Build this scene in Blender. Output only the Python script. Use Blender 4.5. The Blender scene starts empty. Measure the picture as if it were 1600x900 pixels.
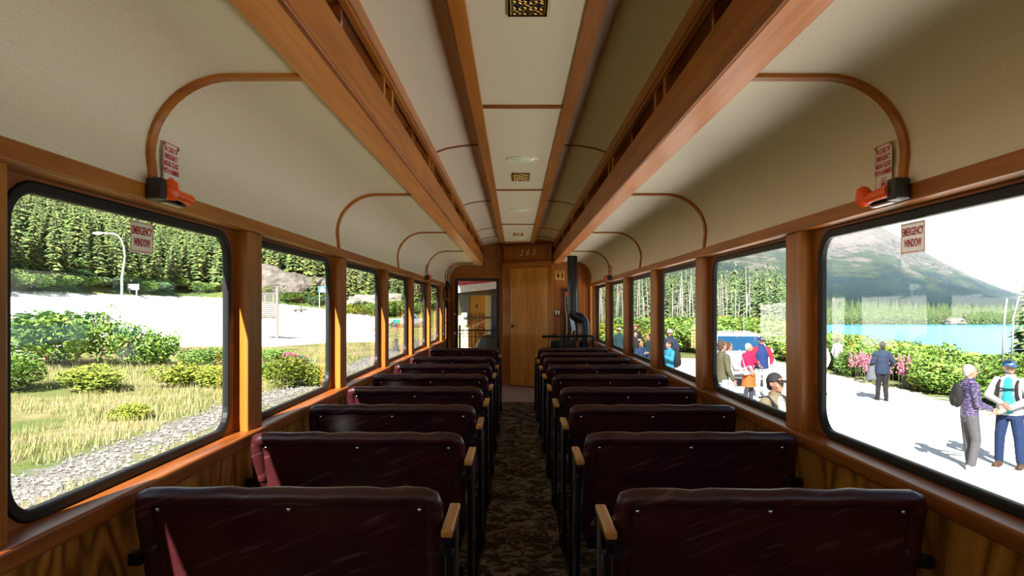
import bpy, math, random
from mathutils import Vector, Matrix, noise as mnoise
random.seed(7)
R = math.radians
scene = bpy.context.scene
COL = scene.collection

# ------------------------------------------------------------------ camera, light, exposure
CAMZ = 1.38
cam_d = bpy.data.cameras.new('camera'); cam = bpy.data.objects.new('camera', cam_d); COL.objects.link(cam)
cam.location = (0, 0, CAMZ); cam.rotation_euler = (R(90), 0, 0)
cam_d.lens = 24; cam_d.sensor_width = 36
cam_d.shift_x = -5 / 1600; cam_d.shift_y = 29 / 1600
cam_d.clip_start = 0.05; cam_d.clip_end = 20000
scene.camera = cam

world = bpy.data.worlds.new('world'); scene.world = world; world.use_nodes = True
wn = world.node_tree.nodes; wl = world.node_tree.links; wn.clear()
sky = wn.new('ShaderNodeTexSky'); sky.sky_type = 'NISHITA'; sky.sun_disc = False
sky.sun_elevation = R(38); sky.sun_rotation = R(191); sky.air_density = 1.0; sky.dust_density = 1.2; sky.ozone_density = 1.0
bgn = wn.new('ShaderNodeBackground'); bgn.inputs['Strength'].default_value = 0.048
wo = wn.new('ShaderNodeOutputWorld')
wl.new(sky.outputs[0], bgn.inputs['Color']); wl.new(bgn.outputs[0], wo.inputs['Surface'])

sun_d = bpy.data.lights.new('sun', 'SUN'); sun = bpy.data.objects.new('sun', sun_d); COL.objects.link(sun)
sun_d.energy = 11.0; sun_d.angle = R(0.53); sun_d.color = (1.0, 0.95, 0.86)
sun.rotation_euler = Vector((0.2, 1.0, -0.80)).to_track_quat('-Z', 'Y').to_euler()

scene.view_settings.view_transform = 'Standard'; scene.view_settings.look = 'None'
scene.view_settings.gamma = 1; scene.view_settings.use_curve_mapping = False
scene.view_settings.exposure = 1.5
cy = scene.cycles
cy.max_bounces = 10; cy.diffuse_bounces = 6; cy.glossy_bounces = 4; cy.transmission_bounces = 4
cy.transparent_max_bounces = 16; cy.caustics_reflective = False; cy.caustics_refractive = False
cy.use_denoising = True; cy.sample_clamp_indirect = 6

# ------------------------------------------------------------------ materials
def nodes_of(m):
    m.use_nodes = True
    nt = m.node_tree
    return nt, nt.nodes, nt.links, nt.nodes['Principled BSDF']
MATS = {}
def plain(name, col, rough=0.6, metal=0.0, coat=0.0, var=0.0, spec=0.5):
    m = bpy.data.materials.new(name); MATS[name] = m
    nt, n, l, b = nodes_of(m)
    b.inputs['Roughness'].default_value = rough; b.inputs['Metallic'].default_value = metal
    b.inputs['Coat Weight'].default_value = coat; b.inputs['Specular IOR Level'].default_value = spec
    # slight procedural mottling, so nothing is a dead flat colour
    tc = n.new('ShaderNodeTexCoord'); nz = n.new('ShaderNodeTexNoise'); nz.inputs['Scale'].default_value = 14; nz.inputs['Detail'].default_value = 3
    l.new(tc.outputs['Object'], nz.inputs['Vector'])
    mx = n.new('ShaderNodeMix'); mx.data_type = 'RGBA'; v = var or 0.10
    mx.inputs[6].default_value = (*[c * (1 - v) for c in col], 1); mx.inputs[7].default_value = (*[min(1, c * (1 + v)) for c in col], 1)
    l.new(nz.outputs['Fac'], mx.inputs[0]); l.new(mx.outputs[2], b.inputs['Base Color'])
    return m
def ramp(n, stops, interp='LINEAR'):
    r = n.new('ShaderNodeValToRGB'); cr = r.color_ramp; cr.interpolation = interp
    while len(cr.elements) > 1: cr.elements.remove(cr.elements[-1])
    cr.elements[0].position = stops[0][0]; cr.elements[0].color = (*stops[0][1], 1)
    for p, c in stops[1:]:
        e = cr.elements.new(p); e.color = (*c, 1)
    return r
def wood(name, dark, mid, light, axis='Y', rough=0.42, coat=0.10, across=11.0, along=0.7, oak=False, bead=0.0):
    m = bpy.data.materials.new(name); MATS[name] = m
    nt, n, l, b = nodes_of(m)
    tc = n.new('ShaderNodeTexCoord'); oi = n.new('ShaderNodeObjectInfo')
    mp = n.new('ShaderNodeMapping')
    s = [across] * 3; s['XYZ'.index(axis)] = along
    mp.inputs['Scale'].default_value = s
    off = n.new('ShaderNodeVectorMath'); off.operation = 'SCALE'; off.inputs[0].default_value = (7, 5, 9)
    l.new(oi.outputs['Random'], off.inputs['Scale']); l.new(off.outputs[0], mp.inputs['Location'])
    l.new(tc.outputs['Object'], mp.inputs['Vector'])
    nz = n.new('ShaderNodeTexNoise'); nz.inputs['Scale'].default_value = 1.6; nz.inputs['Detail'].default_value = 7; nz.inputs['Roughness'].default_value = 0.62; nz.inputs['Distortion'].default_value = 0.5
    l.new(mp.outputs[0], nz.inputs['Vector'])
    fac = nz.outputs['Fac']
    if oak:
        nz.inputs['Scale'].default_value = 0.42; nz.inputs['Detail'].default_value = 2; nz.inputs['Roughness'].default_value = 0.4
        mul = n.new('ShaderNodeMath'); mul.operation = 'MULTIPLY'; mul.inputs[1].default_value = 16
        fr = n.new('ShaderNodeMath'); fr.operation = 'PINGPONG'; fr.inputs[1].default_value = 1.0
        l.new(fac, mul.inputs[0]); l.new(mul.outputs[0], fr.inputs[0])
        n2 = n.new('ShaderNodeTexNoise'); n2.inputs['Scale'].default_value = 6; n2.inputs['Detail'].default_value = 5; l.new(mp.outputs[0], n2.inputs['Vector'])
        mm = n.new('ShaderNodeMix'); mm.inputs[0].default_value = 0.45
        l.new(fr.outputs[0], mm.inputs[2]); l.new(n2.outputs['Fac'], mm.inputs[3]); fac = mm.outputs[0]
    rp = ramp(n, [(0.28, dark), (0.5, mid), (0.74, light)])
    l.new(fac, rp.inputs[0])
    out = rp.outputs[0]
    hgt = fac
    if bead:
        sx = n.new('ShaderNodeSeparateXYZ'); l.new(tc.outputs['Object'], sx.inputs[0])
        pm = n.new('ShaderNodeMath'); pm.operation = 'PINGPONG'; pm.inputs[1].default_value = bead; l.new(sx.outputs['X'], pm.inputs[0])
        gt = n.new('ShaderNodeMath'); gt.operation = 'LESS_THAN'; gt.inputs[1].default_value = bead * 0.16; l.new(pm.outputs[0], gt.inputs[0])
        mg = n.new('ShaderNodeMix'); mg.data_type = 'RGBA'; mg.inputs[7].default_value = (*[c * 0.35 for c in dark], 1)
        l.new(gt.outputs[0], mg.inputs[0]); l.new(out, mg.inputs[6]); out = mg.outputs[2]
    l.new(out, b.inputs['Base Color'])
    bp = n.new('ShaderNodeBump'); bp.inputs['Strength'].default_value = 0.08; bp.inputs['Distance'].default_value = 0.004
    l.new(hgt, bp.inputs['Height']); l.new(bp.outputs[0], b.inputs['Normal'])
    b.inputs['Roughness'].default_value = rough; b.inputs['Coat Weight'].default_value = coat; b.inputs['Coat Roughness'].default_value = 0.18; b.inputs['Specular IOR Level'].default_value = 0.35
    return m
WD, WM, WL = (0.25, 0.072, 0.008), (0.40, 0.135, 0.015), (0.53, 0.20, 0.028)
wood_y = wood('varnished_wood_y', WD, WM, WL, 'Y')
wood_z = wood('varnished_wood_z', WD, WM, WL, 'Z')
wood_x = wood('varnished_wood_x', WD, WM, WL, 'X')
soffit_wood = wood('soffit_wood', (0.54, 0.165, 0.036), (0.70, 0.24, 0.062), (0.80, 0.32, 0.10), 'Y', across=16)
red_wood = wood('reddish_trim_wood', (0.15, 0.036, 0.005), (0.29, 0.080, 0.011), (0.40, 0.125, 0.02), 'Y')
red_wood_x = wood('reddish_trim_wood_x', (0.15, 0.036, 0.005), (0.29, 0.080, 0.011), (0.40, 0.125, 0.02), 'X')
clere_wood = wood('clerestory_wood', (0.08, 0.014, 0.004), (0.20, 0.045, 0.012), (0.36, 0.10, 0.03), 'Y', rough=0.12, coat=0.9)
oak = wood('oak_panel', (0.19, 0.066, 0.007), (0.40, 0.165, 0.022), (0.54, 0.25, 0.042), 'Z', across=7, along=2.4, oak=True)
door_wood = wood('door_veneer', (0.50, 0.195, 0.025), (0.66, 0.285, 0.042), (0.76, 0.37, 0.07), 'Z', across=5, along=0.8)
bead_wood = wood('beadboard', (0.30, 0.088, 0.012), (0.46, 0.15, 0.02), (0.58, 0.21, 0.036), 'Z', bead=0.021)
arm_wood = wood('armrest_wood', (0.42, 0.17, 0.035), (0.62, 0.29, 0.06), (0.74, 0.40, 0.10), 'Y', rough=0.3, coat=0.5)

def vinyl(name, c1, c2):
    m = bpy.data.materials.new(name); MATS[name] = m
    nt, n, l, b = nodes_of(m)
    tc = n.new('ShaderNodeTexCoord'); mp = n.new('ShaderNodeMapping'); mp.inputs['Scale'].default_value = (1, 0.55, 1)
    l.new(tc.outputs['Object'], mp.inputs['Vector'])
    nz = n.new('ShaderNodeTexNoise'); nz.inputs['Scale'].default_value = 240; nz.inputs['Detail'].default_value = 2
    l.new(mp.outputs[0], nz.inputs['Vector'])
    rp = ramp(n, [(0.35, c1), (0.65, c2)]); l.new(nz.outputs['Fac'], rp.inputs[0]); l.new(rp.outputs[0], b.inputs['Base Color'])
    bp = n.new('ShaderNodeBump'); bp.inputs['Strength'].default_value = 0.35; bp.inputs['Distance'].default_value = 0.003
    l.new(nz.outputs['Fac'], bp.inputs['Height']); l.new(bp.outputs[0], b.inputs['Normal'])
    b.inputs['Roughness'].default_value = 0.5
    return m
cream = vinyl('cream_vinyl', (0.74, 0.655, 0.50), (0.81, 0.73, 0.575))
cream_duct = vinyl('cream_duct_vinyl', (0.74, 0.655, 0.50), (0.81, 0.73, 0.575))

def leather():
    m = bpy.data.materials.new('burgundy_leather'); nt, n, l, b = nodes_of(m)
    tc = n.new('ShaderNodeTexCoord'); oi = n.new('ShaderNodeObjectInfo')
    ad = n.new('ShaderNodeVectorMath'); ad.operation = 'MULTIPLY_ADD'
    cb = n.new('ShaderNodeCombineXYZ')
    for k in range(3): l.new(oi.outputs['Random'], cb.inputs[k])
    ad.inputs[1].default_value = (9, 9, 9); l.new(cb.outputs[0], ad.inputs[0]); l.new(tc.outputs['Object'], ad.inputs[2])
    nz = n.new('ShaderNodeTexNoise'); nz.inputs['Scale'].default_value = 4; nz.inputs['Detail'].default_value = 8; nz.inputs['Roughness'].default_value = 0.65
    l.new(ad.outputs[0], nz.inputs['Vector'])
    rp = ramp(n, [(0.3, (0.028, 0.0055, 0.008)), (0.55, (0.052, 0.0095, 0.0120)), (0.78, (0.095, 0.021, 0.019))]); l.new(nz.outputs['Fac'], rp.inputs[0])
    # fine pale scratches running diagonally
    rt = n.new('ShaderNodeMapping'); rt.inputs['Rotation'].default_value = (0, R(22), 0); l.new(ad.outputs[0], rt.inputs['Vector'])
    mp = n.new('ShaderNodeMapping'); mp.inputs['Scale'].default_value = (3.0, 20, 48)
    l.new(rt.outputs[0], mp.inputs['Vector'])
    n2 = n.new('ShaderNodeTexNoise'); n2.inputs['Scale'].default_value = 1.3; n2.inputs['Detail'].default_value = 5; l.new(mp.outputs[0], n2.inputs['Vector'])
    r2 = ramp(n, [(0.60, (0, 0, 0)), (0.68, (1, 1, 1))]); l.new(n2.outputs['Fac'], r2.inputs[0])
    sc = n.new('ShaderNodeMath'); sc.operation = 'MULTIPLY'; sc.inputs[1].default_value = 0.55; l.new(r2.outputs[0], sc.inputs[0])
    mx = n.new('ShaderNodeMix'); mx.data_type = 'RGBA'; mx.inputs[7].default_value = (0.20, 0.10, 0.11, 1)
    l.new(sc.outputs[0], mx.inputs[0]); l.new(rp.outputs[0], mx.inputs[6]); l.new(mx.outputs[2], b.inputs['Base Color'])
    n3 = n.new('ShaderNodeTexNoise'); n3.inputs['Scale'].default_value = 120; n3.inputs['Detail'].default_value = 2; l.new(tc.outputs['Object'], n3.inputs['Vector'])
    bp = n.new('ShaderNodeBump'); bp.inputs['Strength'].default_value = 0.15; bp.inputs['Distance'].default_value = 0.002
    l.new(n3.outputs['Fac'], bp.inputs['Height']); l.new(bp.outputs[0], b.inputs['Normal'])
    b.inputs['Roughness'].default_value = 0.33; b.inputs['Specular IOR Level'].default_value = 0.6
    return m
leather_m = leather()

def carpet_mat():
    m = bpy.data.materials.new('leaf_pattern_carpet'); nt, n, l, b = nodes_of(m)
    tc = n.new('ShaderNodeTexCoord')
    n1 = n.new('ShaderNodeTexNoise'); n1.inputs['Scale'].default_value = 9; n1.inputs['Detail'].default_value = 5; n1.inputs['Roughness'].default_value = 0.72; n1.inputs['Distortion'].default_value = 1.2
    l.new(tc.outputs['Object'], n1.inputs['Vector'])
    r1 = ramp(n, [(0.49, (0.075, 0.050, 0.028)), (0.53, (0.32, 0.26, 0.18)), (0.70, (0.46, 0.38, 0.27))]); l.new(n1.outputs['Fac'], r1.inputs[0])
    n2 = n.new('ShaderNodeTexNoise'); n2.inputs['Scale'].default_value = 300; l.new(tc.outputs['Object'], n2.inputs['Vector'])
    mx = n.new('ShaderNodeMix'); mx.data_type = 'RGBA'; mx.blend_type = 'MULTIPLY'; mx.inputs[0].default_value = 0.6
    l.new(r1.outputs[0], mx.inputs[6]); l.new(n2.outputs['Fac'], mx.inputs[7]); l.new(mx.outputs[2], b.inputs['Base Color'])
    bp = n.new('ShaderNodeBump'); bp.inputs['Strength'].default_value = 0.5; bp.inputs['Distance'].default_value = 0.004
    l.new(n2.outputs['Fac'], bp.inputs['Height']); l.new(bp.outputs[0], b.inputs['Normal'])
    b.inputs['Roughness'].default_value = 0.95; b.inputs['Specular IOR Level'].default_value = 0.1
    return m
carpet_m = carpet_mat()
def glass_mat(name, tint=(1, 1, 1), ior=1.45):
    m = bpy.data.materials.new(name); m.use_nodes = True; n = m.node_tree.nodes; l = m.node_tree.links; n.clear()
    o = n.new('ShaderNodeOutputMaterial'); mx = n.new('ShaderNodeMixShader'); t = n.new('ShaderNodeBsdfTransparent'); g = n.new('ShaderNodeBsdfGlossy')
    lw = n.new('ShaderNodeLayerWeight'); lw.inputs['Blend'].default_value = 0.5; g.inputs['Roughness'].default_value = 0.0
    pw = n.new('ShaderNodeMath'); pw.operation = 'POWER'; pw.inputs[1].default_value = 5.0; l.new(lw.outputs['Facing'], pw.inputs[0])
    f = n.new('ShaderNodeMath'); f.operation = 'MULTIPLY_ADD'; f.inputs[1].default_value = 0.92; f.inputs[2].default_value = 0.06; l.new(pw.outputs[0], f.inputs[0])
    t.inputs['Color'].default_value = (*tint, 1)
    l.new(f.outputs[0], mx.inputs[0]); l.new(t.outputs[0], mx.inputs[1]); l.new(g.outputs[0], mx.inputs[2]); l.new(mx.outputs[0], o.inputs['Surface'])
    return m
glass = glass_mat('window_glass', (0.97, 0.985, 0.98), 1.5)
rubber = plain('black_rubber', (0.008, 0.008, 0.009), 0.5, spec=0.3)
iron = plain('black_iron', (0.018, 0.018, 0.02), 0.38, 0.6)
steel = plain('worn_steel', (0.42, 0.40, 0.38), 0.3, 1.0)
chrome = plain('chrome', (0.75, 0.76, 0.78), 0.15, 1.0)
brass = plain('brass', (0.46, 0.27, 0.07), 0.25, 1.0)
vent_shade = plain('vent_shade_black', (0.012, 0.010, 0.007), 0.9)
lens_m = plain('frosted_lamp_glass', (0.80, 0.84, 0.70), 0.3)
white_rim = plain('white_enamel', (0.80, 0.78, 0.66), 0.35)
sign_white = plain('sign_white', (0.74, 0.70, 0.66), 0.45)
sign_red = plain('sign_red', (0.50, 0.008, 0.018), 0.5)
orange = plain('orange_plastic', (1.0, 0.11, 0.008), 0.35)
black_pl = plain('black_plastic', (0.014, 0.014, 0.016), 0.35)
sign_yel = plain('sign_yellow', (0.66, 0.36, 0.06), 0.5)
vest_floor = plain('vestibule_lino', (0.40, 0.31, 0.26), 0.45, var=0.25)
black_paint = plain('black_paint', (0.016, 0.018, 0.016), 0.4)
red_paint = plain('red_paint', (0.45, 0.02, 0.05), 0.45)

# ------------------------------------------------------------------ mesh helpers
class MB:
    def __init__(s): s.v = []; s.f = []
    def add(s, vs, fs):
        o = len(s.v); s.v.extend([tuple(v) for v in vs]); s.f.extend([tuple(i + o for i in f) for f in fs]); return s
    def box(s, x0, x1, y0, y1, z0, z1, M=None):
        vs = [Vector((x, y, z)) for z in (z0, z1) for y in (y0, y1) for x in (x0, x1)]
        if M is not None: vs = [M @ v for v in vs]
        return s.add(vs, [(0, 2, 3, 1), (4, 5, 7, 6), (0, 1, 5, 4), (2, 6, 7, 3), (0, 4, 6, 2), (1, 3, 7, 5)])
    def tube(s, pts, rad, n=10, cap=True, flat=None):
        pts = [Vector(p) for p in pts]; m = len(pts)
        rad = [rad] * m if not isinstance(rad, (list, tuple)) else rad
        rings = []; up = None
        for i, p in enumerate(pts):
            d = ((pts[min(i + 1, m - 1)] - p).normalized() + (p - pts[max(i - 1, 0)]).normalized())
            if d.length < 1e-6: d = Vector((0, 0, 1))
            d.normalize()
            if up is None:
                up = Vector((0, 0, 1)) if abs(d.z) < 0.9 else Vector((1, 0, 0))
            a = d.cross(up)
            if a.length < 1e-4: a = d.cross(Vector((0, 1, 0)))
            a.normalize(); b = a.cross(d).normalized(); up = b
            fa, fb = (1, 1) if flat is None else flat
            rings.append([p + (a * math.cos(2 * math.pi * k / n) * fa + b * math.sin(2 * math.pi * k / n) * fb) * rad[i] for k in range(n)])
        vs = [v for r in rings for v in r]; fs = []
        for i in range(m - 1):
            for k in range(n):
                fs.append((i * n + k, i * n + (k + 1) % n, (i + 1) * n + (k + 1) % n, (i + 1) * n + k))
        if cap: fs += [tuple(range(n - 1, -1, -1)), tuple((m - 1) * n + k for k in range(n))]
        return s.add(vs, fs)
    def lathe(s, prof, c=(0, 0, 0), n=20, axis='Z'):
        c = Vector(c); vs = []; fs = []; m = len(prof)
        for r, h in prof:
            for k in range(n):
                a = 2 * math.pi * k / n; p = (r * math.cos(a), r * math.sin(a), h)
                if axis == 'Y': p = (p[0], p[2], p[1])
                if axis == 'X': p = (p[2], p[0], p[1])
                vs.append(c + Vector(p))
        for i in range(m - 1):
            for k in range(n): fs.append((i * n + k, i * n + (k + 1) % n, (i + 1) * n + (k + 1) % n, (i + 1) * n + k))
        fs += [tuple(range(n - 1, -1, -1)), tuple((m - 1) * n + k for k in range(n))]
        return s.add(vs, fs)
    def ell(s, c, r, n=12, m=8, M=None):
        c = Vector(c); vs = []; fs = []
        for i in range(1, m):
            t = math.pi * i / m
            for k in range(n):
                a = 2 * math.pi * k / n
                v = Vector((r[0] * math.sin(t) * math.cos(a), r[1] * math.sin(t) * math.sin(a), r[2] * math.cos(t)))
                vs.append(c + (M @ v if M is not None else v))
        top = c + (M @ Vector((0, 0, r[2])) if M is not None else Vector((0, 0, r[2])))
        bot = c - (M @ Vector((0, 0, r[2])) if M is not None else Vector((0, 0, r[2])))
        vs += [top, bot]; T = len(vs) - 2
        for i in range(m - 2):
            for k in range(n): fs.append((i * n + k, (i + 1) * n + k, (i + 1) * n + (k + 1) % n, i * n + (k + 1) % n))
        for k in range(n):
            fs.append((T, k, (k + 1) % n)); fs.append((T + 1, (m - 2) * n + (k + 1) % n, (m - 2) * n + k))
        return s.add(vs, fs)
    def prism(s, poly, axis, a, b):
        """closed 2-D polygon extruded along axis from a to b; poly in the other two axes (cyclic order)"""
        def P(u, w, t): return {'X': (t, u, w), 'Y': (u, t, w), 'Z': (u, w, t)}[axis]
        n = len(poly); vs = [P(u, w, a) for u, w in poly] + [P(u, w, b) for u, w in poly]
        fs = [tuple(range(n)), tuple(range(2 * n - 1, n - 1, -1))] + [(k, k + n, (k + 1) % n + n, (k + 1) % n) for k in range(n)]
        return s.add(vs, fs)
    def loft(s, secs, n=16):
        vs = []; fs = []; m = len(secs)
        for cx_, cy_, cz_, rx, ry in secs:
            for k in range(n):
                a = 2 * math.pi * k / n; vs.append((cx_ + rx * math.cos(a), cy_ + ry * math.sin(a), cz_))
        for i in range(m - 1):
            for k in range(n): fs.append((i * n + k, i * n + (k + 1) % n, (i + 1) * n + (k + 1) % n, (i + 1) * n + k))
        fs += [tuple(range(n - 1, -1, -1)), tuple((m - 1) * n + k for k in range(n))]
        return s.add(vs, fs)
    def mesh(s, name, mat, smooth=None):
        me = bpy.data.meshes.new(name); me.from_pydata(s.v, [], s.f); me.validate()
        if mat: me.materials.append(mat)
        if smooth == 'flat' or smooth is None: pass
        else: me.shade_smooth()
        me.update()
        return me
    def build(s, name, mat, parent=None, smooth=None, bevel=0.0, segs=2):
        me = s.mesh(name, mat, smooth)
        return link(name, me, parent, bevel, segs, smooth)
def link(name, me, parent=None, bevel=0.0, segs=2, smooth=None):
    o = bpy.data.objects.new(name, me); COL.objects.link(o)
    if parent is not None: o.parent = parent
    if bevel:
        b = o.modifiers.new('bevel', 'BEVEL'); b.width = bevel; b.segments = segs; b.limit_method = 'ANGLE'; b.angle_limit = R(40)
        if smooth: pass
    if isinstance(smooth, (int, float)) and smooth is not True:
        es = o.modifiers.new('split', 'EDGE_SPLIT'); es.split_angle = R(smooth)
    return o
def tag(o, label, cat, group=None):
    o['label'] = label; o['category'] = cat
    if group: o['group'] = group
    return o
def empty(name, loc=(0, 0, 0), rz=0.0):
    o = bpy.data.objects.new(name, None); COL.objects.link(o); o.location = loc; o.rotation_euler = (0, 0, rz); o.empty_display_size = 0.1; return o
def thing(name, label, cat, loc=(0, 0, 0), rz=0.0, group=None): return tag(empty(name, loc, rz), label, cat, group)
def struct(o, label=None):
    o['kind'] = 'structure'
    if label: o['label'] = label; o['category'] = label.split()[-1]
    return o
def S(name, label, cat):
    o = empty(name); o['kind'] = 'structure'; o['label'] = label; o['category'] = cat; return o
def box(name, mat, parent, *d, bevel=0.0): return MB().box(*d).build(name, mat, parent, bevel=bevel)
def dup(root, loc=None, rz=None, label=None, group=None, parent=None):
    c = root.copy(); COL.objects.link(c)
    if parent is not None: c.parent = parent
    if loc is not None: c.location = loc
    if rz is not None: c.rotation_euler = (0, 0, rz)
    if label: c['label'] = label
    if group: c['group'] = group
    for ch in [o for o in root.children]: dup(ch, parent=c)
    return c
def text_mesh(txt, size, mat, extrude=0.0008, shear=0.0, align='CENTER', spacing=1.0, xs=1.0, off=0.0):
    cu = bpy.data.curves.new('lettering', 'FONT'); cu.body = txt; cu.size = size; cu.extrude = extrude; cu.align_x = align; cu.align_y = 'CENTER'
    cu.shear = shear; cu.space_line = spacing; cu.resolution_u = 3; cu.offset = off
    t = bpy.data.objects.new('lettering', cu); COL.objects.link(t)
    me = bpy.data.meshes.new_from_object(t); bpy.data.objects.remove(t); bpy.data.curves.remove(cu)
    me.materials.clear(); me.materials.append(mat)
    if xs != 1.0:
        for v in me.vertices: v.co.x *= xs
    return me

# ------------------------------------------------------------------ car geometry constants
CX = 0.04
def wx(s, d): return CX + s * d
Y0, Y1 = -3.35, 12.2
PIL = [3.06 + 1.575 * k for k in range(-4, 6)]
SIDE = {-1: 'left', 1: 'right'}
def bx(mb, s, d0, d1, y0, y1, z0, z1):
    a, b = sorted((wx(s, d0), wx(s, d1))); return mb.box(a, b, y0, y1, z0, z1)

# ---- floor
floor = S('floor', 'patterned brown carpet floor running down the aisle of the coach', 'floor')
box('floor_deck', plain('deck', (0.05, 0.04, 0.035), 0.8), floor, -1.33, 1.41, Y0, Y1 + 1.1, -0.12, -0.004)
box('carpet', carpet_m, floor, -1.15, 1.23, Y0, 9.85, -0.003, 0.004)
box('vestibule_floor', vest_floor, floor, -1.15, 1.23, 9.85, Y1, -0.003, 0.003)
for x in (-0.205, 0.285):
    box('seat_rail', iron, floor, x - 0.018, x + 0.018, 1.2, 9.5, 0.004, 0.022, bevel=0.004)

# ---- side walls and windows
ZB, ZT = 0.868, 1.665           # glass bottom and top
def rrect(w, h, r, n=7):
    pts = []
    for (cx_, cz_, a0) in ((w / 2 - r, h / 2 - r, 0), (-w / 2 + r, h / 2 - r, 90), (-w / 2 + r, -h / 2 + r, 180), (w / 2 - r, -h / 2 + r, 270)):
        for k in range(n):
            a = R(a0 + 90 * k / (n - 1)); pts.append((cx_ + r * math.cos(a), cz_ + r * math.sin(a)))
    return pts
def ring_mesh(mb, outer, inner, d0, d1, s, yc, zc):
    n = len(outer); x0, x1 = wx(s, d0), wx(s, d1)
    vs = [(x0, yc + u, zc + w) for u, w in outer] + [(x0, yc + u, zc + w) for u, w in inner] + [(x1, yc + u, zc + w) for u, w in outer] + [(x1, yc + u, zc + w) for u, w in inner]
    fs = []
    for k in range(n):
        j = (k + 1) % n
        fs += [(k, j, n + j, n + k), (2 * n + k, 3 * n + k, 3 * n + j, 2 * n + j), (n + k, n + j, 3 * n + j, 3 * n + k), (k, 2 * n + k, 2 * n + j, j)]
    return mb.add(vs, fs)
wi = 0
WINDOWS = []
for s in (-1, 1):
    side = SIDE[s]
    wall = S('wall_' + side, 'varnished wooden %s side wall of the coach with posts between windows' % side, 'wall')
    # lower panels, one to each bay
    edges = [Y0] + PIL + [Y1]
    for a, b in zip(edges[:-1], edges[1:]):
        o = bx(MB(), s, 1.19, 1.215, a + 0.002, b - 0.002, 0.0, 0.785).build('wall_panel', oak, wall)
    for yc in PIL:
        bx(MB(), s, 1.182, 1.192, yc - 0.03, yc + 0.03, 0.09, 0.78).build('panel_batten', wood_z, wall, bevel=0.003)
    bx(MB(), s, 1.172, 1.19, Y0, Y1, 0.0, 0.11).build('skirting_board', wood_y, wall, bevel=0.004)
    # sill, header, outside skin
    bx(MB(), s, 1.176, 1.30, Y0, Y1, 0.780, 0.836).build('window_sill', red_wood, wall, bevel=0.010, segs=3)
    bx(MB(), s, 1.182, 1.30, Y0, Y1, 1.708, 1.762).build('window_header', wood_y, wall, bevel=0.006, segs=3)
    sk = MB(); bx(sk, s, 1.301, 1.32, Y0, Y1, -0.5, 0.835); bx(sk, s, 1.301, 1.32, Y0, Y1, 1.69, 2.62); bx(sk, s, 1.215, 1.301, Y0, Y1, 0.70, 0.779)
    sk.build('outer_skin', plain('coach_green_' + side, (0.04, 0.10, 0.06), 0.5), wall)
    for yc in PIL:
        bx(MB(), s, 1.205, 1.286, yc - 0.085, yc + 0.085, 0.83, 1.712).build('window_post', wood_z, wall, bevel=0.006)
    bx(MB(), s, 1.205, 1.286, 11.32 if s > 0 else 12.0, Y1, 0.83, 1.712).build('end_post', wood_z, wall)
    if s < 0: bx(MB(), s, 1.24, 1.286, 11.02, 11.36, 0.83, 1.712).build('corner_panel', wood_z, wall); bx(MB(), s, 1.205, 1.286, 11.76, 12.02, 0.83, 1.712).build('corner_post', wood_z, wall)
    # one window to each bay
    bays = list(zip(PIL[:-1], PIL[1:]))
    if s < 0: bays.append((11.275, 11.845))
    for a, b in bays:
        wi += 1
        w = S('window_%d' % wi, 'rounded %s side coach window in a black rubber gasket, pane %d of the row' % (side, len([x for x in WINDOWS if x[0] == s]) + 1), 'window')
        WINDOWS.append((s, a, b))
        yc = (a + b) / 2; zc = (ZB + ZT) / 2; gw = (b - a) - 0.33; gh = ZT - ZB
        r = min(0.085, gw * 0.3)
        outer = rrect(b - a - 0.165, 0.885, 0.004); oz = (0.826 + 1.712) / 2 - zc
        outer = [(u, v + oz) for u, v in outer]
        ring_mesh(MB(), outer, rrect(gw + 0.066, gh + 0.066, r + 0.033), 1.262, 1.286, s, yc, zc).build('frame', red_wood, w)
        ring_mesh(MB(), rrect(gw + 0.070, gh + 0.070, r + 0.035), rrect(gw, gh, r), 1.255, 1.284, s, yc, zc).build('gasket', rubber, w, bevel=0.008, segs=3)
        pts = rrect(gw + 0.02, gh + 0.02, r + 0.01)
        MB().add([(wx(s, 1.274), yc + u, zc + v) for u, v in pts], [tuple(range(len(pts)))]).build('pane', glass, w)

# ---- ceiling
ceil = S('ceiling', 'cream vinyl panelled arched ceiling with wooden beams and central air duct', 'ceiling')
ribs = [2.16 + 2.27 * k for k in range(-2, 5)]
def cove(off=0.0, n=12):
    p = [(1.19 - off, 1.755)]
    rx, rz = 0.26 - off, 0.25 - off
    for k in range(n + 1):
        a = R(90 * k / n); p.append((0.94 + rx * math.cos(a) - 0.0, 1.862 + rz * math.sin(a)))
    p.append((0.70, 2.112 - off)); return p
def strip(mb, s, prof, prof2, y0, y1):
    n = len(prof)
    vs = [(wx(s, d), y, z) for y in (y0, y1) for pr in (prof, prof2) for d, z in pr]
    fs = []
    for k in range(n - 1):
        fs += [(k, k + 1, 2 * n + k + 1, 2 * n + k), (n + k, 3 * n + k, 3 * n + k + 1, n + k + 1), (k, n + k, n + k + 1, k + 1), (2 * n + k, 2 * n + k + 1, 3 * n + k + 1, 3 * n + k)]
    return mb.add(vs, fs)
re = [Y0] + [r_ for r_ in ribs if r_ > Y0] + [Y1]
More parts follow.
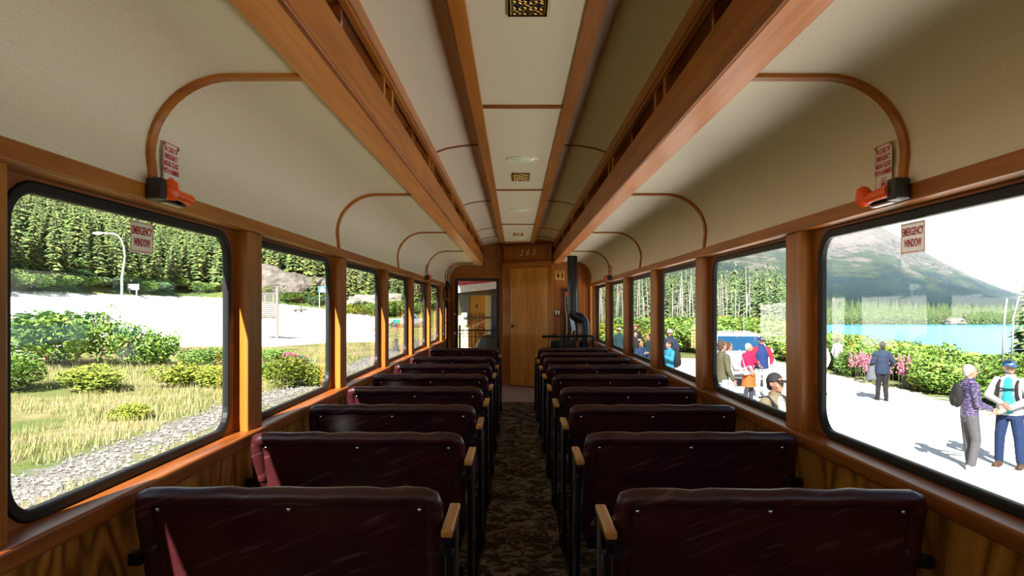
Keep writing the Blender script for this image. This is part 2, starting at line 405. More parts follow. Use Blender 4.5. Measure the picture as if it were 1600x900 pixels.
for s in (-1, 1):
    for a, b in zip(re[:-1], re[1:]):
        strip(MB(), s, cove(0), cove(-0.012), a + 0.001, b - 0.001).build('cove_panel', cream, ceil, smooth=50)
    for y in re[1:-1] + ([11.95] if s < 0 else [11.15]):
        strip(MB(), s, cove(0.013), cove(-0.002), y - 0.019, y + 0.019).build('rib_batten', wood_x, ceil, smooth=50)
    # beam: soffit and inner board, in lengths
    cuts = [Y0, 0.0, 4.1, 8.2, 12.0 if s < 0 else 11.9]
    for a, b in zip(cuts[:-1], cuts[1:]):
        bx(MB(), s, 0.600, 0.712, a + 0.001, b - 0.001, 2.098, 2.125).build('beam_soffit', soffit_wood, ceil, bevel=0.004)
        bx(MB(), s, 0.590, 0.612, a + 0.001, b - 0.001, 2.112, 2.270).build('beam_board', wood_y, ceil, bevel=0.004)
    MB().tube([(wx(s, 0.594), Y0, 2.108), (wx(s, 0.594), cuts[-1], 2.108)], 0.011, 8).build('bead_moulding', red_wood, ceil, smooth=50)
    bx(MB(), s, 0.612, 0.70, Y0, Y1, 2.126, 2.150).build('beam_core', wood_y, ceil)
    # clerestory: glossy boards behind, mullions at each post, rail above
    for a, b in zip(edges[:-1], edges[1:]):
        bx(MB(), s, 0.672, 0.69, a + 0.002, b - 0.002, 2.15, 2.475).build('clerestory_board', clere_wood, ceil)
        m_ = (a + b) / 2
        bx(MB(), s, 0.618, 0.672, m_ - 0.015, m_ + 0.015, 2.15, 2.40).build('clerestory_stay', clere_wood, ceil)
    for yc in PIL:
        for q in (-0.10, 0.10):
            bx(MB(), s, 0.606, 0.672, yc + q - 0.022, yc + q + 0.022, 2.15, 2.40).build('clerestory_mullion', wood_z, ceil, bevel=0.003)
    bx(MB(), s, 0.585, 0.690, Y0, Y1, 2.385, 2.400).build('clerestory_rail_ledge', red_wood, ceil)
    bx(MB(), s, 0.590, 0.618, Y0, Y1, 2.373, 2.465).build('clerestory_rail', wood_y, ceil, bevel=0.005)
    # sloping clerestory panels with cross battens
    cb = [Y0, -0.3, 2.25, 4.78, 7.3, 9.8, 11.0, Y1]
    def cl(off): return [(0.60, 2.462 - off), (0.52, 2.490 - off), (0.42, 2.507 - off), (0.33, 2.514 - off), (0.24, 2.516 - off)]
    for a, b in zip(cb[:-1], cb[1:]):
        strip(MB(), s, cl(0), cl(-0.01), a + 0.001, b - 0.001).build('clerestory_panel', cream, ceil, smooth=50)
    for y in cb[1:-1]:
        strip(MB(), s, cl(0.007), cl(0), y - 0.013, y + 0.013).build('clerestory_batten', red_wood_x, ceil)
    # duct trim
    bx(MB(), s, 0.213, 0.278, Y0, 11.32, 2.438, 2.462).build('duct_trim', wood_y, ceil, bevel=0.004)
    bx(MB(), s, 0.272, 0.286, Y0, 11.32, 2.446, 2.515).build('duct_side_trim', arm_wood if False else wood_y, ceil, bevel=0.003)
db = [Y0, -1.56, 1.04, 3.64, 6.24, 8.85, 11.27]
for a, b in zip(db[:-1], db[1:]):
    box('duct_panel', cream_duct, ceil, CX - 0.22, CX + 0.22, a + 0.001, b - 0.001, 2.450, 2.462)
for y in db[1:]:
    box('duct_batten', red_wood_x, ceil, CX - 0.214, CX + 0.214, y - 0.022, y + 0.022, 2.440, 2.452, bevel=0.003)
box('duct_end', red_wood_x, ceil, CX - 0.286, CX + 0.286, 11.27, 11.32, 2.43, 2.52)
roof = MB().box(-1.31, 1.39, Y0 - 0.1, Y1 + 0.9, 2.60, 2.68).build('roof', plain('roof_grey', (0.2, 0.2, 0.2), 0.8), ceil)

# ---- end wall behind the camera
wb = S('wall_back', 'wooden end wall behind the viewpoint', 'wall')
w_ = MB(); w_.box(-1.31, -0.35, Y0 - 0.06, Y0, -0.1, 2.6); w_.box(0.43, 1.39, Y0 - 0.06, Y0, -0.1, 2.6); w_.box(-0.35, 0.43, Y0 - 0.06, Y0, -0.1, 0.95); w_.box(-0.35, 0.43, Y0 - 0.06, Y0, 1.85, 2.6)
w_.build('end_boards', bead_wood, wb)
MB().box(-0.35, 0.43, Y0 - 0.035, Y0 - 0.03, 0.95, 1.85).build('pane', glass, wb)

# ---- front bulkhead
wf = S('wall_front', 'beadboard end wall around the vestibule door with compartment', 'wall')
DX0, DX1, DZ = -1.075, -0.285, 1.885
YE = Y1
f_ = MB(); f_.box(-1.31, DX0, YE, YE + 0.05, -0.1, 2.6); f_.box(DX1, -0.10, YE, YE + 0.05, -0.1, 2.6); f_.box(DX0, DX1, YE, YE + 0.05, DZ, 2.6)
f_.box(-0.14, -0.10, 11.98, 13.2, -0.1, 2.6)
f_.build('beadboard', bead_wood, wf)
box('back_partition', bead_wood, wf, -0.10, 1.34, YE, YE + 0.05, -0.1, 2.6)
box('door_casing', wood_z, wf, DX1, DX1 + 0.075, YE - 0.018, YE, 0, DZ + 0.07, bevel=0.004)
box('door_casing', wood_z, wf, DX0 - 0.055, DX0, YE - 0.018, YE, 0, DZ + 0.07, bevel=0.004)
box('door_head_casing', wood_x, wf, DX0 - 0.05, DX1 + 0.075, YE - 0.02, YE, DZ, DZ + 0.07, bevel=0.004)
# right-hand part: flat beadboard wall behind the stove
YR = 11.4
box('stove_wall', bead_wood, wf, 0.60, 1.35, YR, YR + 0.04, 0, 2.12)
MB().box(0.60, 0.66, YR - 0.02, YR, 0, 2.12).build('corner_stile', wood_z, wf, bevel=0.004)
box('upper_wall', bead_wood, wf, 0.60, 1.35, YR + 0.3, YR + 0.34, 2.0, 2.6)
# end door with a glazed upper part
d1 = S('door_1', 'black framed glazed end door leading to the open platform', 'door')
t_ = MB(); t_.box(DX0, DX0 + 0.055, YE + 0.005, YE + 0.045, 0.0, DZ); t_.box(DX1 - 0.055, DX1, YE + 0.005, YE + 0.045, 0, DZ); t_.box(DX0 + 0.055, DX1 - 0.055, YE + 0.005, YE + 0.045, DZ - 0.05, DZ)
t_.box(DX0 + 0.055, DX1 - 0.055, YE + 0.005, YE + 0.045, 0.0, 0.62)
t_.build('door_frame', black_paint, d1, bevel=0.004)
MB().box(DX0 + 0.05, DX1 - 0.05, YE + 0.022, YE + 0.026, 0.61, DZ - 0.045).build('pane', glass, d1)
for zz in (1.24, 0.90):
    l_ = MB(); l_.lathe([(0.012, 0), (0.028, 0.01), (0.028, 0.05), (0.012, 0.06)], (DX0 - 0.01, YE - 0.08, zz), 12, 'Y'); l_.tube([(DX0 - 0.02, YE - 0.06, zz), (DX0 + 0.14 if zz < 1 else DX0 + 0.03, YE - 0.06, zz - 0.005)], 0.012, 8)
    l_.build('latch', chrome, d1, smooth=40)

# angled toilet compartment front, local x from its left end to its right end
comp = S('wall_compartment', 'angled wooden toilet compartment front with number panel', 'wall')
A = Vector((-0.2137, 12.0, 0)); B = Vector((0.62, 11.4, 0)); LC = (B - A).length
comp.location = A; comp.rotation_euler = (0, 0, math.atan2(B.y - A.y, B.x - A.x))
def T(px):
    k = (px - 805) / 1067; return LC * (12 * k + 0.2137) / (0.8337 + 0.6 * k)
dl, dr = T(797), T(857)
box('side_stile', wood_z, comp, 0.0, dl, -0.02, 0.03, 0, 2.16, bevel=0.004)
box('side_stile', wood_z, comp, dr, LC + 0.02, -0.02, 0.03, 0, 2.16, bevel=0.004)
box('head_rail', wood_x, comp, dl, dr, -0.02, 0.03, 2.052, 2.14, bevel=0.004)
box('moulding', red_wood_x, comp, -0.04, LC + 0.02, -0.05, 0.03, 2.135, 2.165, bevel=0.008)
box('number_panel', bead_wood, comp, 0.03, LC, -0.012, 0.03, 2.165, 2.425)
box('cornice', red_wood_x, comp, -0.05, LC + 0.02, -0.05, 0.03, 2.415, 2.445, bevel=0.008)
box('compartment_return', bead_wood, comp, 0.0, 0.03, 0.03, 0.24, 0, 2.6)
box('compartment_top', wood_x, comp, 0.0, LC, 0.0, 0.03, 2.44, 2.6)
d2 = S('door_2', 'plain golden veneer door with brass knob on the toilet compartment', 'door')
d2.location = A; d2.rotation_euler = comp.rotation_euler
box('door_leaf', door_wood, d2, dl + 0.006, dr - 0.006, -0.012, 0.022, 0.018, 2.046, bevel=0.003)
MB().lathe([(0.026, 0), (0.026, -0.008), (0.009, -0.012), (0.009, -0.035), (0.026, -0.045), (0.028, -0.06), (0.016, -0.072)], (T(801.5), -0.012, 1.045), 16, 'Y').build('knob', brass, d2, smooth=50)
for zz in (1.75, 1.05, 0.3):
    MB().lathe([(0.007, -0.05), (0.007, 0.05)], (dr - 0.002, -0.018, zz), 8).build('hinge', steel, d2)
nums = thing('coach_number', 'pale script figures 205 above the compartment door', 'number', A, comp.rotation_euler.z)
cream_num = plain('number_cream', (0.92, 0.82, 0.58), 0.4)
for ch, px in (('2', 815.4), ('0', 824.8), ('5', 834.6)):
    me = text_mesh(ch, 0.15, cream_num, 0.002, shear=0.35, xs=0.72)
    o = link('numeral', me, nums); o.rotation_euler = (R(90), 0, 0); o.location = (T(px), -0.016, 2.30)

# ------------------------------------------------------------------ seats
def make_seat(m, name):
    """origin on the floor under the middle of the back's top edge; faces +Y; m=+1: aisle on +X"""
    t = empty(name)
    zt, zb, lean = 0.848, 0.40, 0.115
    def P(x, z, off=0.0): return (x, lean * (zt - z) / (zt - zb) + off, z)
    # recessed back panel
    vs = []
    for off in (0.020, 0.05):
        for x, z in ((-0.425, zb + 0.01), (0.425, zb + 0.01), (0.425, zt - 0.03), (-0.425, zt - 0.03)): vs.append(P(x, z, off))
    back = MB().add(vs, [(0, 1, 2, 3), (7, 6, 5, 4), (0, 4, 5, 1), (1, 5, 6, 2), (2, 6, 7, 3), (3, 7, 4, 0)]).build('backrest', leather_m, t, bevel=0.006)
    # padded roll round the top and sides, slightly lumpy as old leather is
    path = [P(-0.427, zb), P(-0.427, 0.50), P(-0.427, 0.62), P(-0.427, 0.74), P(-0.427, 0.795), P(-0.420, 0.815), P(-0.402, 0.822)]
    path += [P(-0.402 + 0.804 * k / 14, 0.822 + 0.0025 * math.sin(k * 1.9 + m)) for k in range(1, 14)]
    path += [P(0.402, 0.822), P(0.420, 0.815), P(0.427, 0.795), P(0.427, 0.74), P(0.427, 0.62), P(0.427, 0.50), P(0.427, zb)]
    path = [(x, y + 0.025, z) for x, y, z in path]
    rad = [0.0275 + 0.0016 * math.sin(i * 2.7) for i in range(len(path))]
    MB().tube(path, rad, 12, flat=(1.0, 1.0)).build('padded_roll', leather_m, back, smooth=60)
    # top of the pad, running over the roll to the front
    cap = MB()
    cap.add([P(-0.425, zt - 0.012, 0.03), P(0.425, zt - 0.012, 0.03), P(0.425, zt - 0.02, 0.085), P(-0.425, zt - 0.02, 0.085),
             P(-0.425, zb, 0.03), P(0.425, zb, 0.03), P(0.425, zb, 0.095), P(-0.425, zb, 0.095)],
            [(0, 1, 2, 3), (7, 6, 5, 4), (0, 4, 5, 1), (1, 5, 6, 2), (2, 6, 7, 3), (3, 7, 4, 0)])
    cap.build('back_cushion', leather_m, t, bevel=0.02, segs=3)
    for x in (-0.388, 0.0, 0.386):
        y = lean * 0.062 / (zt - zb)
        MB().ell((x, y + 0.019, zt - 0.066), (0.0085, 0.006, 0.0085), 10, 6).build('stud', chrome, back, smooth=True)
    # band round each side roll where the pivot strap holds it
    for x in (-0.427, 0.427):
        q = P(x, 0.655); MB().lathe([(0.029, -0.02), (0.0305, -0.018), (0.0305, 0.018), (0.029, 0.02)], (q[0], q[1] + 0.026, q[2]), 14).build('strap_band', leather_m, back, smooth=40)
    MB().box(-0.44, 0.44, 0.10, 0.60, 0.36, 0.47).build('seat_cushion', leather_m, t, bevel=0.035, segs=3)
    MB().box(-0.43, 0.43, 0.12, 0.58, 0.325, 0.36).build('seat_pan', iron, t)
    a = m * 0.475
    # wooden armrest with screws, flat bracket, rods and iron legs at the aisle end
    arm = MB().box(a - 0.017, a + 0.017, -0.055, 0.215, 0.728, 0.752).build('armrest', arm_wood, t, bevel=0.006, segs=3)
    for y in (-0.02, 0.18): MB().lathe([(0.005, 0.752), (0.005, 0.7535)], (a, y, 0), 8).build('screw', steel, arm)
    br = MB(); br.box(a - 0.012, a + 0.012, -0.05, 0.212, 0.716, 0.729); br.box(min(a, m * 0.44), max(a, m * 0.44), -0.035, 0.03, 0.668, 0.684)
    br.tube([(a, -0.045, 0.72), (a, -0.03, 0.69), (a, 0.0, 0.676)], 0.011, 8)
    br.build('armrest_bracket', iron, t)
    MB().tube([(a + m * 0.006, 0.2, 0.718), (a + m * 0.006, 0.2, 0.10)], 0.0075, 8).build('rod', steel, t, smooth=50)
    MB().lathe([(0.016, 0.02), (0.018, 0.06), (0.012, 0.10), (0.0, 0.101)], (a + m * 0.006, 0.2, 0), 10).build('rod_foot', iron, t, smooth=50)
    side = MB(); side.prism([(0.02, 0.66), (0.06, 0.66), (0.09, 0.40), (0.14, 0.02), (0.09, 0.02), (0.045, 0.40)], 'X', a - 0.01, a + 0.01)
    side.build('leg', iron, t, bevel=0.003)
    l2 = MB(); l2.box(a - 0.01, a + 0.01, 0.42, 0.46, 0.02, 0.47); l2.build('leg', iron, t, bevel=0.003)
    for z0, z1 in ((0.30, 0.335), (0.02, 0.045)): box('side_stretcher', iron, t, a - 0.008, a + 0.008, 0.09, 0.44, z0, z1)
    # wall-side bracket and foot
    wbk = MB(); wbk.box(min(-m * 0.44, -m * 0.475), max(-m * 0.44, -m * 0.475), 0.035, 0.075, 0.615, 0.65); wbk.lathe([(0.012, 0), (0.012, 0.03)], (-m * 0.46 - 0.015, 0.05, 0.63), 8, 'X'); wbk.build('wall_bracket', iron, t, bevel=0.003)
    wl2 = MB(); wl2.box(-m * 0.43 - 0.012, -m * 0.43 + 0.012, 0.25, 0.42, 0.0, 0.33); wl2.build('leg', iron, t)
    return t
ORD = ['nearest the camera', 'second from the camera', 'third from the camera', 'fourth from the camera', 'fifth from the camera', 'sixth from the camera', 'seventh from the camera', 'eighth from the camera', 'farthest, beside the stove']
pl = make_seat(1, 'leather_bench'); pr = make_seat(-1, 'leather_bench')
LY = [1.975, 2.85, 3.67, 4.50, 5.34, 6.26, 7.19, 8.74]
RY = [1.955, 2.855, 3.66, 4.46, 5.31, 6.19, 7.06, 7.90, 8.76]
for i, y in enumerate(LY):
    lab = 'burgundy leather bench seat left of the aisle, ' + ('farthest, by the glazed end door' if i == 7 else ORD[i])
    o = pl if i == 0 else dup(pl)
    o.location = (-0.6675, y, 0); o.rotation_euler = (0, 0, R(random.uniform(-0.5, 0.5))); tag(o, lab, 'seat', 'bench seats left of the aisle')
for i, y in enumerate(RY):
    lab = 'burgundy leather bench seat right of the aisle, ' + ORD[i]
    o = pr if i == 0 else dup(pr)
    o.location = (0.744, y, 0); o.rotation_euler = (0, 0, R(random.uniform(-0.5, 0.5))); tag(o, lab, 'seat', 'bench seats right of the aisle')

# ------------------------------------------------------------------ ceiling fittings
for yc, lab in ((2.34, 'large brass floral ceiling register nearest the camera'), (5.62, 'middle brass ceiling register behind the round lamp'), (10.1, 'small far brass ceiling register near the bulkhead')):
    t = thing('ceiling_register', lab, 'vent', (CX + 0.005, yc, 2.450), 0, 'brass ceiling registers')
    hw, hl = 0.073, 0.165
    fr = MB(); fr.box(-hw, hw, -hl, -hl + 0.018, -0.008, 0); fr.box(-hw, hw, hl - 0.018, hl, -0.008, 0); fr.box(-hw, -hw + 0.014, -hl, hl, -0.008, 0); fr.box(hw - 0.014, hw, -hl, hl, -0.008, 0)
    fr.build('frame', brass, t, bevel=0.002)
    MB().box(-hw + 0.014, hw - 0.014, -hl + 0.018, hl - 0.018, -0.002, 0.0).build('vent_shade_plate', vent_shade, t)  # flat dark plate; its colour stands for the shade inside the vent
    for ix in range(3):
        for iy in range(6):
            x = (ix - 1) * 0.038; y = (iy - 2.5) * 0.05
            g = MB(); ring = [(x + 0.018 * math.cos(a * math.pi / 5), y + 0.024 * math.sin(a * math.pi / 5), -0.005) for a in range(11)]
            g.tube(ring, 0.0017, 4, cap=False)
            if (ix + iy) % 2: g.tube([(x - 0.016, y - 0.02, -0.005), (x + 0.016, y + 0.02, -0.005)], 0.0015, 4); g.tube([(x + 0.016, y - 0.02, -0.005), (x - 0.016, y + 0.02, -0.005)], 0.0015, 4)
            g.build('scroll', brass, t)
for yc, lab in ((-0.25, 'round flush ceiling lamp behind the viewpoint'), (4.96, 'round flush ceiling lamp nearest the camera'), (7.56, 'second round flush ceiling lamp down the duct'), (10.72, 'farthest round flush ceiling lamp near the bulkhead')):
    t = thing('ceiling_lamp', lab, 'lamp', (CX + 0.01, yc, 2.45), 0, 'round flush ceiling lamps')
    MB().lathe([(0.118, 0.0), (0.118, -0.006), (0.105, -0.012), (0.092, -0.008), (0.090, 0)], (0, 0, 0), 32).build('rim', white_rim, t, smooth=50)
    MB().lathe([(0.091, -0.004), (0.085, -0.010), (0.05, -0.018), (0.0, -0.021)], (0, 0, 0), 32).build('lens', lens_m, t, smooth=60)

# ------------------------------------------------------------------ emergency hammers and signs
def hammer(loc, s, flip, label):
    """on the header; local x runs along the wall away from the camera, y out into the car"""
    t = thing('emergency_hammer', label, 'hammer', loc, R(90) if s < 0 else R(90), 'orange emergency hammers')
    o_ = -s      # into the car in world X -> local -y for rz=90 => y_local = -X_world
    def L(along, out, z): return (along * flip, out * s, z)
    h = MB()
    def lb(a0, a1, o0, o1, z0, z1):
        p = [L(a0, o0, z0), L(a1, o1, z1)]
        return (min(p[0][0], p[1][0]), max(p[0][0], p[1][0]), min(p[0][1], p[1][1]), max(p[0][1], p[1][1]), z0, z1)
    hb = MB(); hb.box(*lb(-0.080, -0.045 if s < 0 else -0.03, 0.0, 0.05, -0.034, 0.034)); hb.box(*lb(-0.078, 0.12, 0.0, 0.012, -0.034, 0.006)); hb.box(*lb(0.10, 0.125, 0.0, 0.03, -0.030, 0.020 if s > 0 else 0.004))
    hb.build('holder', black_pl, t, bevel=0.006)
    hd = MB(); hd.tube([L(-0.04, 0.040, 0.0), L(0.03, 0.040, -0.002), L(0.075, 0.040, -0.004), L(0.122, 0.040, -0.006)], [0.021, 0.0185, 0.0175, 0.019], 12)
    hd.build('handle', orange, t, smooth=50)
    hc_ = -0.022 if s < 0 else 0.112
    he = MB(); he.tube([L(hc_ - .002, 0.042, 0.036), L(hc_, 0.046, 0.024), L(hc_ + .004, 0.046, -0.012), L(hc_ + .006, 0.044, -0.028)], [0.012, 0.025, 0.027, 0.016], 12)
    he.build('head', orange, t, smooth=50)
    MB().box(*lb(-0.02, 0.10, 0.012, 0.03, -0.036, -0.030)).build('spring_clip', steel, t)
    return t
hammer((wx(-1, 1.178), 2.18, 1.745), -1, 1, 'orange emergency hammer on the left header nearest the camera')
hammer((wx(1, 1.178), 2.18, 1.745), 1, 1, 'orange emergency hammer on the right header nearest the camera')
hammer((wx(-1, 1.178), 8.72, 1.745), -1, 1, 'small far orange emergency hammer on the left header')
hammer((wx(1, 1.178), 8.72, 1.745), 1, 1, 'small far orange emergency hammer on the right header')

def on_wall(o, s, x, y, z):
    """local x -> reading direction, local y -> up, local z -> into the car"""
    # left wall (s=-1): viewer looks towards -X, reading direction +Y
    if s < 0: M = Matrix(((0, 0, 1), (1, 0, 0), (0, 1, 0)))
    else: M = Matrix(((0, 0, -1), (-1, 0, 0), (0, 1, 0)))
    o.matrix_world = Matrix.Translation((x, y, z)) @ M.to_4x4()
    return o
def notice(s, y, label, mirror=False):
    t = tag(empty('emergency_notice'), label, 'sign', 'break glass notices')
    on_wall(t, s, wx(s, 1.186), y, 1.848)
    MB().box(-0.05, 0.05, -0.082, 0.072, 0.0, 0.002).build('plate', sign_white, t)
    ed = MB(); ed.box(-0.05, 0.05, 0.0690, 0.072, 0.002, 0.0025); ed.box(-0.05, -0.0475, -0.082, 0.072, 0.002, 0.0025); ed.build('border', sign_red, t)
    for k, line in enumerate(('IN CASE OF', 'EMERGENCY', 'BREAK GLASS', 'WITH HAMMER')):
        me = text_mesh(line, 0.0245, sign_red, 0.0003, xs=0.62 if k else 0.66, off=0.0006); o = link('lettering', me, t); o.location = (0.0, 0.05 - 0.024 * k, 0.0024)
    pic = MB(); pic.box(-0.012, 0.016, -0.074, -0.072, 0.002, 0.003); pic.box(-0.012, 0.016, -0.042, -0.040, 0.002, 0.003); pic.box(-0.012, -0.010, -0.074, -0.040, 0.002, 0.003); pic.box(0.014, 0.016, -0.074, -0.040, 0.002, 0.003)
    pic.tube([(-0.004, -0.066, 0.003), (0.006, -0.048, 0.003)], 0.0022, 6); pic.tube([(-0.004, -0.060, 0.003), (0.011, -0.062, 0.003)], 0.003, 6)
    pic.build('pictogram', sign_red, t)
    for x in (-0.046, 0.046): MB().lathe([(0.007, 0.002), (0.007, 0.004), (0.003, 0.005)], (x, 0.064, 0), 10).build('screw', brass, t)
notice(-1, 2.27, 'red and white break glass notice above the left near hammer')
notice(1, 2.27, 'red and white break glass notice above the right near hammer')
notice(-1, 8.82, 'tiny far break glass notice above the left far hammer')
notice(1, 8.82, 'tiny far break glass notice above the right far hammer')
sign_trans = bpy.data.materials.new('sticker_white'); _nt, _n, _l, _b = nodes_of(sign_trans); _b.inputs['Base Color'].default_value = (0.80, 0.74, 0.68, 1)
_tr = _n.new('ShaderNodeBsdfTranslucent'); _tr.inputs['Color'].default_value = (0.62, 0.52, 0.44, 1); _mx = _n.new('ShaderNodeMixShader'); _mx.inputs[0].default_value = 0.35; _o = _n['Material Output']
_l.new(_b.outputs[0], _mx.inputs[1]); _l.new(_tr.outputs[0], _mx.inputs[2]); _l.new(_mx.outputs[0], _o.inputs['Surface'])
def emergency_window(s, y, label, z=1.607):
    t = tag(empty('emergency_window_sign'), label, 'sign', 'emergency window signs')
    on_wall(t, s, wx(s, 1.272), y, z)
    MB().add([(-.068, -.052, .0015), (.068, -.052, .0015), (.068, .052, .0015), (-.068, .052, .0015)], [(0, 1, 2, 3)]).build('plate', sign_trans, t)
    e = MB(); e.box(-0.068, 0.068, 0.046, 0.048, 0.002, 0.0026); e.box(-0.068, 0.068, -0.047, -0.045, 0.002, 0.0026); e.box(-0.067, -0.065, -0.047, 0.048, 0.002, 0.0026); e.box(0.065, 0.067, -0.047, 0.048, 0.002, 0.0026); e.build('border', sign_red, t)
    for k, line in enumerate(('EMERGENCY', 'WINDOW')):
        me = text_mesh(line, 0.036, sign_red, 0.0003, xs=0.58, off=0.001); o = link('lettering', me, t); o.location = (0, 0.02 - 0.038 * k, 0.0024)
emergency_window(-1, 2.25, 'white and red emergency window sign on the near left pane')
emergency_window(1, 2.25, 'white and red emergency window sign on the near right pane')
emergency_window(-1, 8.62, 'far emergency window sign on a left pane')
emergency_window(1, 8.62, 'far emergency window sign on a right pane')

# ------------------------------------------------------------------ fittings at the end of the car
t = thing('restroom_sign', 'small yellow restroom sign with two black figures beside the stove pipe', 'sign', (0.75, YR - 0.004, 1.905))
MB().prism(rrect(0.16, 0.165, 0.012), 'Y', -0.003, 0.003).build('plate', sign_yel, t)
b_ = MB(); b_.box(-0.06, 0.06, -0.006, -0.003, 0.058, 0.066); b_.build('lettering', black_pl, t)
for x, fem in ((-0.033, True), (0.036, False)):
    g = MB(); g.lathe([(0.011, -0.006), (0.011, -0.003)], (x, 0, 0.035), 12, 'Y')
    g.prism([(x - 0.012, 0.02), (x + 0.012, 0.02), (x + (0.026 if fem else 0.015), -0.025), (x + 0.008, -0.025), (x + 0.007, -0.06), (x - 0.007, -0.06), (x - 0.008, -0.025), (x - (0.026 if fem else 0.015), -0.025)], 'Y', -0.006, -0.003)
    g.build('pictogram', black_pl, t)

stove_black = plain('stove_black', (0.016, 0.018, 0.022), 0.32, 0.3, var=0.3)
t = thing('coach_stove', 'black cast iron heating stove with bent flue pipe at the far right', 'stove', (0.80, 9.85, 0))
MB().box(-0.30, 0.30, -0.22, 0.25, 0.10, 0.80).build('body', stove_black, t, bevel=0.03, segs=3)
box('base', stove_black, t, -0.33, 0.33, -0.25, 0.28, 0.0, 0.10, bevel=0.01)
top = MB().box(-0.30, 0.06, -0.20, 0.15, 0.80, 0.885).build('hopper', stove_black, t, bevel=0.01)
rim = MB()
for k in range(14): rim.lathe([(0.010, 0.885), (0.010, 0.90), (0.004, 0.905)], (-0.285 + 0.332 * k / 13, -0.19, 0), 6)
rim.build('beaded_rim', stove_black, top)
MB().box(-0.12, 0.12, -0.245, -0.22, 0.35, 0.62).build('fire_door', stove_black, t, bevel=0.006)
def pipe(pts, r=0.073):
    mb = MB(); mb.tube(pts, r, 20); return mb
pipe([(0.027, 0.03, 2.111), (0.027, 0.03, 1.33)]).build('flue_pipe', stove_black, t, smooth=50)
MB().lathe([(0.0755, 1.72), (0.0765, 1.73), (0.0755, 1.74)], (0.027, 0.03, 0), 20).build('pipe_seam', stove_black, t, smooth=50)
elb = [(0.027, 0.03, 1.33), (0.031, 0.03, 1.285), (0.06, 0.03, 1.245), (0.105, 0.03, 1.225), (0.155, 0.03, 1.205), (0.19, 0.03, 1.165), (0.20, 0.03, 1.11), (0.20, 0.03, 1.06)]
pipe(elb).build('flue_elbow', stove_black, t, smooth=20)
for p, q in zip(elb[:-1], elb[1:]):
    c = (Vector(p) + Vector(q)) / 2; d = (Vector(q) - Vector(p)).normalized() * 0.004
    MB().tube([c - d, c + d], 0.0765, 20).build('pipe_seam', stove_black, t, smooth=40)
pipe([(0.20, 0.03, 1.06), (0.20, 0.03, 0.79)]).build('flue_pipe', stove_black, t, smooth=50)
t = thing('stove_guard_rail', 'black pipe guard rail around the stove behind the last right seat', 'railing', (0.73, 9.43, 0))
MB().tube([(-0.36, 0, 0.965), (0.30, 0, 0.975), (0.335, 0, 0.968), (0.35, 0, 0.94), (0.35, 0, 0.0)], 0.017, 10).build('rail', iron, t, smooth=50)
MB().tube([(-0.10, 0, 0.97), (-0.10, 0, 0)], 0.017, 10).build('post', iron, t, smooth=50)
MB().ell((-0.19, 0, 0.975), (0.038, 0.03, 0.032), 12, 8).build('knob', iron, t, smooth=True)
MB().lathe([(0.025, 0.945), (0.027, 0.96), (0.025, 0.99)], (-0.10, 0, 0), 12).build('tee_fitting', iron, t, smooth=50)

# emergency tool case with an axe and a hand saw hanging inside
t = thing('tool_case', 'narrow black framed emergency tool case on the wall behind the flue', 'case', (0.918, YR - 0.001, 1.24))
c_ = MB(); c_.box(-0.125, -0.105, -0.07, 0, -0.43, 0.43); c_.box(0.105, 0.125, -0.07, 0, -0.43, 0.43); c_.box(-0.105, 0.105, -0.07, 0, 0.41, 0.43); c_.box(-0.105, 0.105, -0.07, 0, -0.43, -0.41)
c_.build('case_frame', black_pl, t, bevel=0.003)
box('case_back', plain('case_back_brown', (0.10, 0.045, 0.02), 0.6), t, -0.105, 0.105, -0.012, -0.002, -0.41, 0.41)
tan = plain('ash_handle', (0.62, 0.36, 0.17), 0.5); bluem = plain('saw_blade_blue', (0.42, 0.62, 0.80), 0.3, 0.4)
t = thing('fire_axe', 'red headed fire axe with pale curved handle inside the tool case', 'axe', (0.875, YR - 0.05, 1.24))
MB().tube([(-0.05, 0, 0.36), (-0.045, 0, 0.15), (-0.02, 0, -0.05), (-0.015, 0, -0.25), (-0.03, 0, -0.38)], [0.014, 0.014, 0.016, 0.016, 0.018], 8, flat=(1, 0.6)).build('handle', tan, t, smooth=50)
MB().prism([(-0.055, 0.40), (0.0, 0.38), (0.03, 0.40), (0.035, 0.27), (0.0, 0.31), (-0.055, 0.30)], 'Y', -0.016, 0.006).build('head', plain('axe_red', (0.62, 0.07, 0.015), 0.4), t, bevel=0.003)
t = thing('hand_saw', 'hand saw with pale blue blade inside the tool case', 'saw', (0.95, YR - 0.045, 1.20))
MB().prism([(-0.09, 0.26), (-0.06, 0.28), (0.065, -0.20), (-0.005, -0.24)], 'Y', -0.004, 0.0).build('blade', bluem, t)
MB().tube([(-0.01, 0, -0.22), (-0.02, 0, -0.36), (0.03, 0, -0.38), (0.055, 0, -0.22)], 0.014, 8).build('handle', tan, t, smooth=50)
t = thing('wall_dispenser', 'small brown wall box holding two white paper cups', 'box', (0.705, YR - 0.002, 1.27))
box('tray', plain('tray_brown', (0.16, 0.055, 0.02), 0.5), t, -0.055, 0.055, -0.06, 0, -0.06, -0.03, bevel=0.004)
box('back_plate', MATS['tray_brown'], t, -0.055, 0.055, -0.01, 0, -0.06, 0.06)
for x in (-0.025, 0.018): MB().lathe([(0.010, -0.03), (0.016, 0.045)], (x, -0.035, 0), 10).build('cup', sign_white, t, smooth=40)
